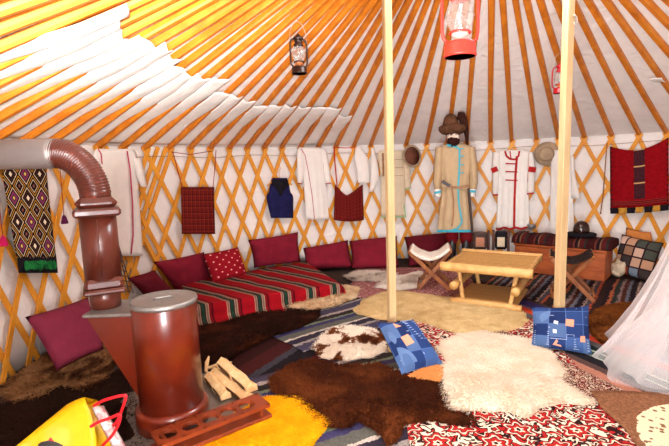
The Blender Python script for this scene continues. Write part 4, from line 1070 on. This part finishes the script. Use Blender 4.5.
hc = W(453, 136, RO+.07); ai = inward(hc); sd = Vector((-ai.y, ai.x, 0))
def ell(mb, c, rx, ry, rz, n=18, m=10, disp=0.):
    vs = []; fs = []
    for j in range(m+1):
        t = pi*j/m
        for i in range(n):
            a = 2*pi*i/n; q = sd*(rx*sin(t)*cos(a))+ai*(ry*sin(t)*sin(a))+Vector((0, 0, rz*cos(t)))
            if disp: q *= 1+disp*mnoise.noise(q*40+c)
            vs.append(c+q)
    for j in range(m):
        for i in range(n): fs.append((j*n+i, j*n+(i+1) % n, (j+1)*n+(i+1) % n, (j+1)*n+i))
    mb.add(vs, fs)
mb = MB(); ell(mb, hc+Vector((0, 0, -.0)), .082, .09, .12); ell(mb, hc+ai*.085+Vector((0, 0, -.0)), .016, .025, .03)
head = mb.build('head', 'face', root, smooth=True)
mb = MB()
for s in (-1, 1): ell(mb, hc+ai*.082+sd*(.032*s)+Vector((0, 0, .012)), .012, .008, .007)
mb.build('eyes', 'black_leather', head, smooth=True)
mb = MB(); ell(mb, hc+ai*.035+Vector((0, 0, -.075)), .080, .075, .075, disp=.25); mb.build('beard', 'beard', head, smooth=True)
hat = MB(); ell(hat, hc+Vector((0, 0, .095)), .19, .16, .085, 24, 12, .18); ht = hat.build('fur_hat', 'hat_fur', root, smooth=True)
mb = MB(); ell(mb, hc+Vector((0, 0, .16))+sd*-.03, .10, .10, .13, disp=.1); mb.build('hat_crown', 'hat_fur', ht, smooth=True)
mb = MB(); tp = [D(457.5, 115, hc.y-.05), D(461, 115.5, hc.y-.06), D(464, 122, hc.y-.07), D(466.5, 134, hc.y-.06), D(467.5, 145, hc.y-.05)]; mb.tube(tp, [.04, .06, .05, .03, .012], 10); mb.build('hat_tail', 'tail_fur', ht, smooth=True)
for (x, s) in ((452, -1), (466, 1)):
    mb = MB(); yv = W(x, 252, RO-.02).y
    top, kn, an = D(x-.5*s, 226, yv+.06), D(x, 238, yv+.02), D(x, 244, yv)
    mb.tube([top, top*.5+kn*.5, kn, an], [.075, .085, .088, .06], 14); mb.build('trouser_leg', 'red_trousers', root, smooth=True)
    mb = MB(); g = W(x, 258, .34); g = Vector((an.x, an.y, 0))
    mb.tube([D(x, 239, yv), Vector((an.x, an.y, .26)), Vector((an.x, an.y, .12)), Vector((an.x, an.y, .035))], [.062, .055, .048, .05], 14)
    mb.tube([Vector((an.x, an.y+.02, .045)), Vector((an.x-.01, an.y-.10, .045)), Vector((an.x-.015, an.y-.20, .038))], [.04, .045, .03], 12)
    mb.build('boot', 'black_leather', root, smooth=True)
# white robe with red trim
root = thing('robe', 'white robe with red bars and red trim left of the right-hand post', 'robe', W(514, 230, .05))
hang([(150, 501, 528), (153, 495, 532), (165, 496.5, 530), (195, 497.5, 528.5), (229, 496, 529.5)], .06, 18, 24, .05, .012, 5).build('cloth', 'white_cloth', root, smooth=True, solid=.008)
for q in ([(152, 493, 500), (165, 492, 499.5), (180, 492.5, 498.5), (195, 492.5, 498)], [(152, 528, 533), (165, 528, 535), (180, 527.5, 534.5), (194, 527, 534)]):
    hang(q, .075, 6, 12, .035, .004, 2).build('sleeve', 'white_cloth', root, smooth=True, solid=.008)
mb = MB(); o_ = .122
mb.ribbon(wpath([(505, 151), (506.5, 156), (510, 159), (515, 159.5), (518.5, 156), (519.5, 151)], o_, 4), .026, inward, .005)
mb.ribbon(wpath([(510, 151), (511, 159)], o_, 3), .016, inward, .005)
mb.ribbon(wpath([(517, 156), (515.5, 175), (514.5, 200), (514, 229)], o_, 6), .03, inward, .005)
for y in (163.5, 171.5, 180): mb.ribbon(wpath([(505.5, y), (517.5, y+.5)], o_, 4), .018, inward, .005)
mb.ribbon(wpath([(529, 153), (528.5, 170), (528, 182)], .085, 4), .012, inward, .005)
hemrib(496, 529.5, 228.5, 228, .072, .05, .03, .8).build('hem_trim', 'red_trim', root)
for q in ([(492.5, 195), (498, 195)], [(527, 194), (534, 193)]): mb.ribbon(wpath(q, .115, 3), .022, inward, .005)
for q in ([(491.5, 171), (497.5, 168.5)], [(528.5, 169), (536, 170)]): mb.ribbon(wpath(q, .118, 3), .075, inward, .005)
mb.build('red_trim', 'red_trim', root)
# plain white garment behind the right post
root = thing('shift_dress', 'plain long white shift hanging behind the right-hand post', 'dress', W(562, 240, .05))
hang([(150, 553, 568), (156, 551, 572), (200, 550, 573), (240, 550, 575)], .055, 12, 20, .03, .012, 4).build('cloth', 'white_cloth', root, smooth=True, solid=.006)
hang([(156, 570, 574), (175, 571, 575), (196, 571, 580), (199, 572, 581)], .06, 5, 8, .02, .004, 2).build('sleeve', 'white_cloth', root, smooth=True, solid=.006)
mb = MB(); mb.tube(wpath([(607, 143), (605, 170), (602.5, 200), (600.5, 214)], .05, 5), [.007]*15+[.012], 8)
lab(mb.build('riding_whip', 'leather', smooth=True), 'thin brown stick hanging left of the red kilim', 'stick')
# red kilim
root = thing('kilim', 'red kilim with a dark central strip hung on the right wall', 'wall hanging', W(640, 215, .05))
mb = MB()
def kl(u, v):
    yt = 146.5-9*u+9*sin(pi*u)*.85; yb = 208-4*u+1.0*sin(pi*u)
    x0, x1 = 610+.5*v, 668.5+.5*v
    return W(x0+(x1-x0)*u, yt+(yb-yt)*v, .05+.05*sin(pi*u)+.012*sin(3*pi*u)*(1-v))
mb.grid(kl, 20, 20, 0, lambda u, v: (u, 1-v)); mb.build('weaving', 'kilim_panel', root, smooth=True, solid=.008)
for i in range(7):
    mb = MB(); u0, u1 = i/7, (i+1)/7
    mb.grid(lambda u, v, u0=u0, u1=u1: kl(u0+(u1-u0)*(u if v < .5 else .06+.88*u), 1.0)+Vector((0, 0, -.075*v))+inward(kl(.5, 1))*.012*sin(6*u+i), 6, 4)
    mb.build('tassel_block', 'fringe_black' if i % 2 == 0 else 'fringe_yellow', root, smooth=True, solid=.014)
# white label-like scrap of lining by the right rafters
p = [F(657, 73, 0)]
# ---------------------------------------------------------------- lanterns
def lantern(c, sc, paint, burner, label, hang_to, wirem='wire', yaw=0.):
    c = Vector(c); root = thing('oil_lantern', label, 'lantern', c, 'hanging oil lanterns')
    X = Vector((cos(yaw), sin(yaw), 0)); Zv = Vector((0, 0, 1.2)); Yv = Vector((-sin(yaw), cos(yaw), 0))
    zs_ = 1.2
    def L(prof): return [(r*sc, z*sc*zs_) for r, z in prof]
    mb = MB(); mb.lathe(c, L([(.076, 0), (.078, .006), (.074, .012), (.074, .045), (.066, .056), (.03, .062)]), 28); mb.lathe(c, L([(.07, -.0), (.05, .008), (0, .008)]), 28); mb.build('fuel_tank', paint, root, smooth=True)
    mb = MB(); mb.lathe(c, L([(.024, .06), (.026, .075), (.04, .082), (.04, .090), (.02, .10), (.008, .112)]), 20); bn = mb.build('burner', burner, root, smooth=True)
    mb = MB(); mb.lathe(c, L([(.050, .088), (.053, .092), (.050, .097), (.04, .094)]), 24, cap=False); mb.build('globe_plate', paint, root, smooth=True)
    mb = MB(); mb.lathe(c, L([(.040, .095), (.058, .125), (.064, .15), (.056, .185), (.036, .215)]), 24, cap=False); mb.build('glass_globe', 'glass', root, smooth=True)
    mb = MB(); mb.lathe(c, L([(.037, .212), (.046, .218), (.046, .228), (.036, .234), (.036, .262), (.05, .268), (.046, .285), (.02, .296), (.012, .31), (0, .31)]), 24); mb.build('chimney', paint, root, smooth=True)
    for s in (-1, 1):
        mb = MB(); pts = [c+X*(s*x*sc)+Zv*(z*sc) for x, z in ((.055, .050), (.082, .07), (.088, .10), (.088, .20), (.086, .235), (.072, .262), (.036, .276))]
        mb.tube(pts, .0085*sc, 8); mb.build('side_tube', paint, root, smooth=True)
    mb = MB()
    for s in (-1, 1):
        mb.tube([c+(X*(.067*cos(a))+Yv*(.067*sin(a)*s))*sc+Zv*(.155*sc+.0*a) for a in [pi*i/10 for i in range(11)]], .0018*sc, 5)
        mb.tube([c+(X*(.03*s)-Yv*.048)*sc+Zv*(.10*sc), c+(X*(-.02*s)-Yv*.056)*sc+Zv*(.155*sc), c+(X*(-.03*s)-Yv*.04)*sc+Zv*(.21*sc)], .0018*sc, 5)
    mb.build('wire_guard', wirem, root)
    top = c+Zv*(.405*sc)
    mb = MB(); mb.tube([c+X*(.090*sc*cos(a))+Zv*((.245+.16*sin(a))*sc) for a in [pi*i/16 for i in range(17)]], .0028*sc, 6); mb.build('bail_handle', wirem, root, smooth=True)
    mb = MB(); mb.tube([top, top+Vector((.004, 0, .01)), Vector((top.x, top.y, max(top.z+.02, hang_to)))], .003, 6); mb.build('hanging_cord', 'cord', root)
    return root
def cz(p): return zc(sqrt((p.x-CX)**2+(p.y-CY)**2))
p = D(460, 57, 2.30); lantern(p, 1.0, 'red_paint', 'cream_metal', 'big bright red oil lantern hanging nearest at the top', cz(p), yaw=.1)
p = D(299.5, 74, 4.28); lantern(p, .92, 'black_paint', 'amber_metal', 'dark bronze oil lantern hanging under the left rafters', cz(p), yaw=.5)
p = D(559.5, 93.5, 4.9); lantern(p, .82, 'dark_red_paint', 'amber_metal', 'small crimson oil lantern half hidden by the right-hand post', cz(p), yaw=-.4)
# hook ring on right post
mb = MB(); h = Vector((1.86, 3.70, 0)); a = D(572, 17, 3.67); b = D(574.5, 20, 3.66); mb.tube([a, D(574.5, 14.5, 3.66), D(577, 17, 3.65), D(577.5, 22, 3.65), D(575, 25, 3.66), D(572.5, 22, 3.67)], .004, 6)
lab(mb.build('hook', 'wire', smooth=True), 'small pale wire hook on the right-hand post near the ceiling', 'hook')

# ---------------------------------------------------------------- bamboo table
TFL, TFR, TBL = Vector((1.13, 4.80, 0)), Vector((1.87, 4.35, 0)), Vector((1.53, 5.50, 0))
ex_ = (TFR-TFL).normalized(); ey_ = Vector((-ex_.y, ex_.x, 0)); TL_ = (TFR-TFL).length; TD_ = .80; TZ = .45
def tp_(a, b, z): return TFL+ex_*a+ey_*b+Vector((0, 0, z))
root = thing('bamboo_table', 'low bamboo table with a woven cane top', 'table', tp_(TL_/2, TD_/2, .006))
mb = MB()
def pole(mb, a, b, r, kn=6):
    a, b = Vector(a), Vector(b); n = 24; pts = [a+(b-a)*i/n for i in range(n+1)]
    mb.tube(pts, [r*(1.10 if (i % kn == kn//2) else 1) for i in range(n+1)], 14)
for k, (a, b) in enumerate(((tp_(-.02, .0, TZ-.03), tp_(TL_+.02, .0, TZ-.03)), (tp_(-.02, TD_, TZ-.03), tp_(TL_, TD_, TZ-.03)))):
    mb = MB(); pole(mb, a, b, .047, 12); mb.build('edge_pole', 'bamboo', root, smooth=True)
for x in (.03, TL_-.03):
    mb = MB(); pole(mb, tp_(x, .03, TZ-.03), tp_(x, TD_-.03, TZ-.03), .026); mb.build('edge_pole', 'bamboo', root, smooth=True)
mb = MB(); mb.grid(lambda u, v: tp_(TL_*u, TD_*v, TZ-.006+.004*sin(v*80)), 10, 60); mb.build('top_mat', 'bamboo_mat', root, smooth=True, solid=.012, off=-1)
for (a, b, a2, b2) in ((.14, .10, .20, .06), (TL_-.14, .10, TL_-.20, .06), (.14, TD_-.10, .20, TD_-.06), (TL_-.14, TD_-.10, TL_-.20, TD_-.06)):
    mb = MB(); pole(mb, tp_(a, b, TZ-.05), tp_(a2, b2, .03), .022); mb.build('leg', 'bamboo', root, smooth=True)
for x in (.13, TL_-.13):
    mb = MB(); pole(mb, tp_(x, -.06, .235), tp_(x, TD_+.04, .235), .042); mb.build('side_rail', 'bamboo', root, smooth=True)
mb = MB(); mb.grid(lambda u, v: tp_(.12+(TL_-.24)*u, .04+(TD_-.16)*v, .085+.003*sin(v*60)), 8, 40); mb.build('lower_shelf', 'bamboo_mat', root, smooth=True, solid=.012, off=-1)
mb = MB(); pole(mb, tp_(.08, .02, .06), tp_(TL_-.08, .02, .06), .03); mb.build('foot_pole', 'bamboo', root, smooth=True)

# ---------------------------------------------------------------- folding stools
def stool(label, lf, rf, lt, rt, dep, seatmat, sag, fur_):
    lf, rf, lt, rt = [Vector(p) for p in (lf, rf, lt, rt)]; dep = Vector(dep)
    root = thing('folding_stool', label, 'stool', (lf+rf)/2+dep/2, 'folding stools')
    def bar(a, b, w=.045, t=.022):
        d = (b-a); X = d.normalized(); Y = dep.normalized(); Z = X.cross(Y).normalized(); Y = Z.cross(X)
        m_ = MB(); m_.box((a+b)/2, (d.length, t, w), (X, Y, Z), bev=.004); return m_
    for k in (0, 1):
        o = dep*k
        bar(lt+o+dep.normalized()*.0, rf+o+dep.normalized()*.0).build('leg', 'brown_wood', root)
        bar(rt+o+dep.normalized()*.026, lf+o+dep.normalized()*.026).build('leg', 'brown_wood', root)
    for p in (lt, rt):
        mb = MB(); mb.tube([p-dep*.05, p+dep*1.1], .02, 10); mb.build('seat_rail', 'brown_wood', root, smooth=True)
    for p in (lf, rf):
        mb = MB(); mb.tube([p+dep*.0+Vector((0, 0, .05)), p+dep*1.03+Vector((0, 0, .05))], .011, 8); mb.build('foot_rail', 'brown_wood', root, smooth=True)
    mb = MB()
    mb.grid(lambda u, v: lt*(1-u)+rt*u+dep*(-.04+1.12*v)+Vector((0, 0, -sag*(1-(2*u-1)**2)+.022+.01*mnoise.noise(Vector((u*5, v*5, 1))))), 16, 10)
    mb.build('sling_seat', seatmat, root, smooth=True, solid=.03 if fur_ else .008, off=1 if fur_ else 0)
    return root
stool('folding wooden stool with a white fleece seat left of the bamboo table', (.955, 5.30, .026), (1.315, 5.24, .026), (.86, 5.30, .475), (1.325, 5.26, .475), (.08, .36, 0), 'fleece', .12, True)
stool('folding wooden stool with a dark sling seat behind the right-hand post', (2.31, 4.85, .016), (2.68, 4.68, .016), (2.33, 4.93, .445), (2.76, 4.87, .445), (.16, .34, 0), 'sling_dark', .09, False)

# ---------------------------------------------------------------- chest and what lies on it
c0, c1 = Vector((2.41, 6.13, 0)), Vector((3.22, 5.42, 0)); cx_ = (c1-c0).normalized(); cy_ = Vector((-cx_.y, cx_.x, 0)); CL = (c1-c0).length; CDp = .42; CH = .40
mid = (c0+c1)/2+cy_*CDp/2
root = thing('chest', 'reddish wooden chest behind the right-hand post', 'chest', mid+Vector((0, 0, .008)))
AX = (cx_, cy_, Vector((0, 0, 1)))
mb = MB(); mb.box(mid+Vector((0, 0, .012+.175)), (CL, CDp, .35), AX, bev=.008); mb.build('body', 'chest', root)
mb = MB(); mb.box(mid+Vector((0, 0, .38)), (CL+.03, CDp+.03, .035), AX, bev=.008); mb.build('lid', 'chest', root)
mb = MB(); f0 = c0+cx_*CL*.76-cy_*.004
for dx, dz in ((0, .25), (-.035, .20), (.035, .20), (.02, .26)): mb.lathe(f0+cx_*dx+Vector((0, 0, dz)), [(.016, -.002), (.016, .002), (.008, .005), (0, .005)], 12, axis=-cy_)
mb.build('metal_studs', 'steel', root, smooth=True)
mb = MB()
def bl(u, v):
    a = -0.04+(CL+.1)*u; ang = v*pi
    return c0+cx_*a+cy_*(CDp/2-.23*cos(ang))+Vector((0, 0, .402+.115*sin(ang)**.6+.008*sin(a*25)))
mb.grid(bl, 40, 20, 0, lambda u, v: (u, v))
mb.add([bl(0, j/20) for j in range(21)], [tuple(range(21))]); mb.add([bl(1, j/20) for j in range(21)], [tuple(range(21))])
mb.add([bl(0, 0), bl(1, 0), bl(1, 1), bl(0, 1)], [(0, 1, 2, 3)])
lab(mb.build('rolled_blanket', 'chest_cloth', smooth=True), 'dark red striped blanket laid along the chest top', 'blanket')
zt = .525
hp = c0+cx_*(CL*.70)+cy_*(CDp*.5)
mb = MB(); mb.lathe(hp+Vector((0, 0, zt)), [(.17, 0), (.178, .012), (.17, .03), (.12, .04), (0, .04)], 28)
lab(mb.build('felt_disc', 'black_cloth', smooth=True), 'flat round black felt pad under the shiny dark helmet', 'pad')
mb = MB(); mb.lathe(hp+Vector((0, 0, zt+.041)), [(.092, 0), (.095, .01), (.094, .05), (.083, .095), (.055, .13), (.02, .145), (0, .146)], 28)
o = mb.build('helmet', 'helmet', smooth=True); lab(o, 'shiny dark brown domed helmet on the chest', 'helmet')
gp = c0+cx_*(CL*.14)+cy_*(CDp*.45)
root = thing('goblet', 'small silvery glass cup on the left end of the chest', 'cup', gp+Vector((0, 0, zt-.002)))
mb = MB(); mb.lathe(gp+Vector((0, 0, zt-.002)), [(.035, 0), (.035, .006), (.010, .012), (.010, .035), (.03, .045)], 18); mb.build('stem', 'steel', root, smooth=True)
mb = MB(); mb.lathe(gp+Vector((0, 0, zt)), [(.03, .042), (.05, .05), (.055, .09), (.056, .10)], 18, cap=False); mb.build('cup_bowl', 'steel', root, smooth=True, solid=.003)

mb = MB(); bc = F(607, 279, 0)+Vector((.16, .05, 0)); vs = []; fs = []; nn, mm = 20, 12
for j in range(mm+1):
    tt = pi*j/mm
    for i in range(nn):
        a = 2*pi*i/nn; q = Vector((.08*sin(tt)*cos(a), .10*sin(tt)*sin(a), .10*cos(tt)+.10))
        q *= 1+.45*mnoise.noise(q*17); q.z = max(q.z, 0)+.008; vs.append(bc+q)
for j in range(mm):
    for i in range(nn): fs.append((j*nn+i, j*nn+(i+1) % nn, (j+1)*nn+(i+1) % nn, (j+1)*nn+i))
mb.add(vs, fs); lab(mb.build('cloth_bundle', 'cream_cloth', smooth=True), 'crumpled pale cloth bundle between the chest and the patchwork cushion', 'cloth')

# ---------------------------------------------------------------- two low chairs with patchwork backs
def lowchair(label, x0, x1, ytop, Y, ph):
    a, b = D(x0, ytop, Y), D(x1, ytop, Y-.06); zt = a.z; bx = (b-a); bx.z = 0; wd = bx.length; bx.normalize(); by = Vector((-bx.y, bx.x, 0))
    o0 = Vector((a.x, a.y, 0)); root = thing('low_chair', label, 'chair', o0+bx*wd/2+Vector((0, 0, .008)), 'low dark wooden chairs')
    for q in (0, wd):
        mb = MB(); mb.box(o0+bx*q+Vector((0, 0, .008+(zt-.008)/2)), (.035, .035, zt-.008), (bx, by, Vector((0, 0, 1))), bev=.006); mb.lathe(o0+bx*q+Vector((0, 0, zt)), [(.018, -.004), (.016, .012), (0, .02)], 10); mb.build('back_post', 'dark_wood', root)
        mb = MB(); mb.box(o0+bx*q-by*.30+Vector((0, 0, .13)), (.035, .035, .244), (bx, by, Vector((0, 0, 1))), bev=.006); mb.build('front_leg', 'dark_wood', root)
    mb = MB(); mb.box(o0+bx*wd/2-by*.15+Vector((0, 0, .24)), (wd+.03, .34, .025), (bx, by, Vector((0, 0, 1))), bev=.006); mb.build('seat', 'dark_wood', root)
    mb = MB(); c = o0+bx*wd/2-by*.03+Vector((0, 0, zt-.12)); mb.box(c, (wd-.04, .05, .25), (bx, by, Vector((0, 0, 1))), bev=.02); bk = mb.build('back_cushion', 'black_cloth' if ph else 'mesh_net', root)
    mb = MB(); mb.box(c-by*.028+Vector((0, 0, -.02)), (wd*.5, .006, .13), (bx, by, Vector((0, 0, 1)))); mb.build('patch', 'salmon_patch' if not ph else 'cream_cloth', bk)
lowchair('low dark wooden chair with a grey cushion and beige patch beside the boots', 471.5, 488.5, 231.5, 6.45, 0)
lowchair('low dark wooden chair with a black cushion and pale patch beside the chest', 493.5, 508.5, 231, 6.25, 1)

# ---------------------------------------------------------------- tulle gown at the right edge
root = thing('tulle_gown', 'sheer white tulle gown spread on the floor at the right edge', 'gown', (2.60, 3.15, .012))
def veil(c, prof, nfold, amp, seed, top):
    mb = MB(); n = 220
    def fn(u, v):
        a = 2*pi*u; z = top*(1-v)
        r = interp([(q, w) for q, w in prof], v)[1]
        r *= 1+amp*(.25+.75*v)*(1-2*abs(sin((nfold*a+seed+2.2*v+.8*sin(2*a+seed))/2))**1.3+.35*sin((nfold*2+1)*a+seed*2+2*v))*.6+.08*v*mnoise.noise(Vector((cos(a)*2, sin(a)*2, seed)))
        return Vector((c[0]+r*cos(a)*1.0, c[1]+r*sin(a)*.95, .022+z+.012*mnoise.noise(Vector((a*3, v*5, seed)))*(1-abs(2*v-1))))
    mb.grid(fn, n, 30); return mb
gc = (2.66, 3.16)
veil(gc, [(0, .20), (.15, .27), (.4, .36), (.7, .50), (.9, .62), (1, .70)], 8, .13, .4, 1.08).build('outer_veil', 'tulle', root, smooth=True)
veil(gc, [(0, .17), (.2, .24), (.5, .33), (.8, .44), (1, .52)], 6, .12, 2.1, 1.04).build('inner_veil', 'tulle', root, smooth=True)
veil((gc[0]-.16, gc[1]-.10), [(0, .08), (.3, .25), (.7, .48), (1, .64)], 6, .13, 3.7, .62).build('train', 'tulle', root, smooth=True)

# small white scrap of lining hanging between rafters at the right
q = D(656, 80, 4.2)
rr = None
for Y in [3.0+.02*i for i in range(200)]:
    p = D(657, 78, Y)
    if p.z > cz(p)-.012: rr = p; break
if rr:
    mb = MB(); e = (Vector((CX, CY, 0))-Vector((rr.x, rr.y, 0))).normalized(); tn = Vector((-e.y, e.x, 0))
    mb.grid(lambda u, v: rr+tn*((u-.5)*.12*(1-.4*v))+e*(-.16*v+.04)+Vector((0, 0, -.005-.075*v+.05*v*v+.006*sin(5*u))), 6, 8)
    lab(mb.build('cloth_scrap', 'liner', smooth=True, solid=.004), 'scrap of white cloth tucked at the rafters by the right edge of the photo', 'cloth')

# ---------------------------------------------------------------- camera
cam = bpy.data.cameras.new('camera'); co = bpy.data.objects.new('camera', cam); COL.objects.link(co)
cam.sensor_width = 36; cam.lens = FOC/669*36; cam.clip_start = .02; cam.clip_end = 60
mw = Matrix.Identity(4)
for i in range(3): mw[i][0], mw[i][1], mw[i][2] = r2[i], u2[i], -fw[i]
mw[0][3], mw[1][3], mw[2][3] = 0, 0, EYE
co.matrix_world = mw; scene.camera = co

# ---------------------------------------------------------------- light
def area(name, loc, to, sx, sy, e, c):
    l = bpy.data.lights.new(name, 'AREA'); l.shape = 'RECTANGLE'; l.size = sx; l.size_y = sy; l.energy = e; l.color = c
    o = bpy.data.objects.new(name, l); COL.objects.link(o); o.location = loc
    o.rotation_euler = (Vector(to)-Vector(loc)).to_track_quat('-Z', 'Y').to_euler(); return o
area('daylight_crown', (CX, CY, 3.30), (CX, CY, 0), 1.0, 1.0, 30, (.95, .975, 1))
area('door_fill', (-.30, -.60, .95), (1.1, 3.6, 2.6), 1.3, 1.5, 98, (.95, .975, 1))  # fill added at the doorway, tilted up to brighten ceiling and back wall
sp = bpy.data.lights.new('camera_flash', 'SPOT'); sp.energy = 950; sp.spot_size = radians(88); sp.spot_blend = .8; sp.shadow_soft_size = .05; sp.color = (1, .97, .93)
so = bpy.data.objects.new('camera_flash', sp); COL.objects.link(so); so.location = (-.06, .04, 1.72)
so.rotation_euler = (Vector((-.75, 1.15, 2.75))-Vector(so.location)).to_track_quat('-Z', 'Y').to_euler()
w = bpy.data.worlds.new('outside'); scene.world = w; w.use_nodes = True
bg = w.node_tree.nodes['Background']; bg.inputs[0].default_value = (.9, .95, 1, 1); bg.inputs[1].default_value = 1.0
scene.view_settings.view_transform = 'Standard'; scene.view_settings.look = 'None'
scene.view_settings.exposure = 1.42; scene.view_settings.gamma = 1
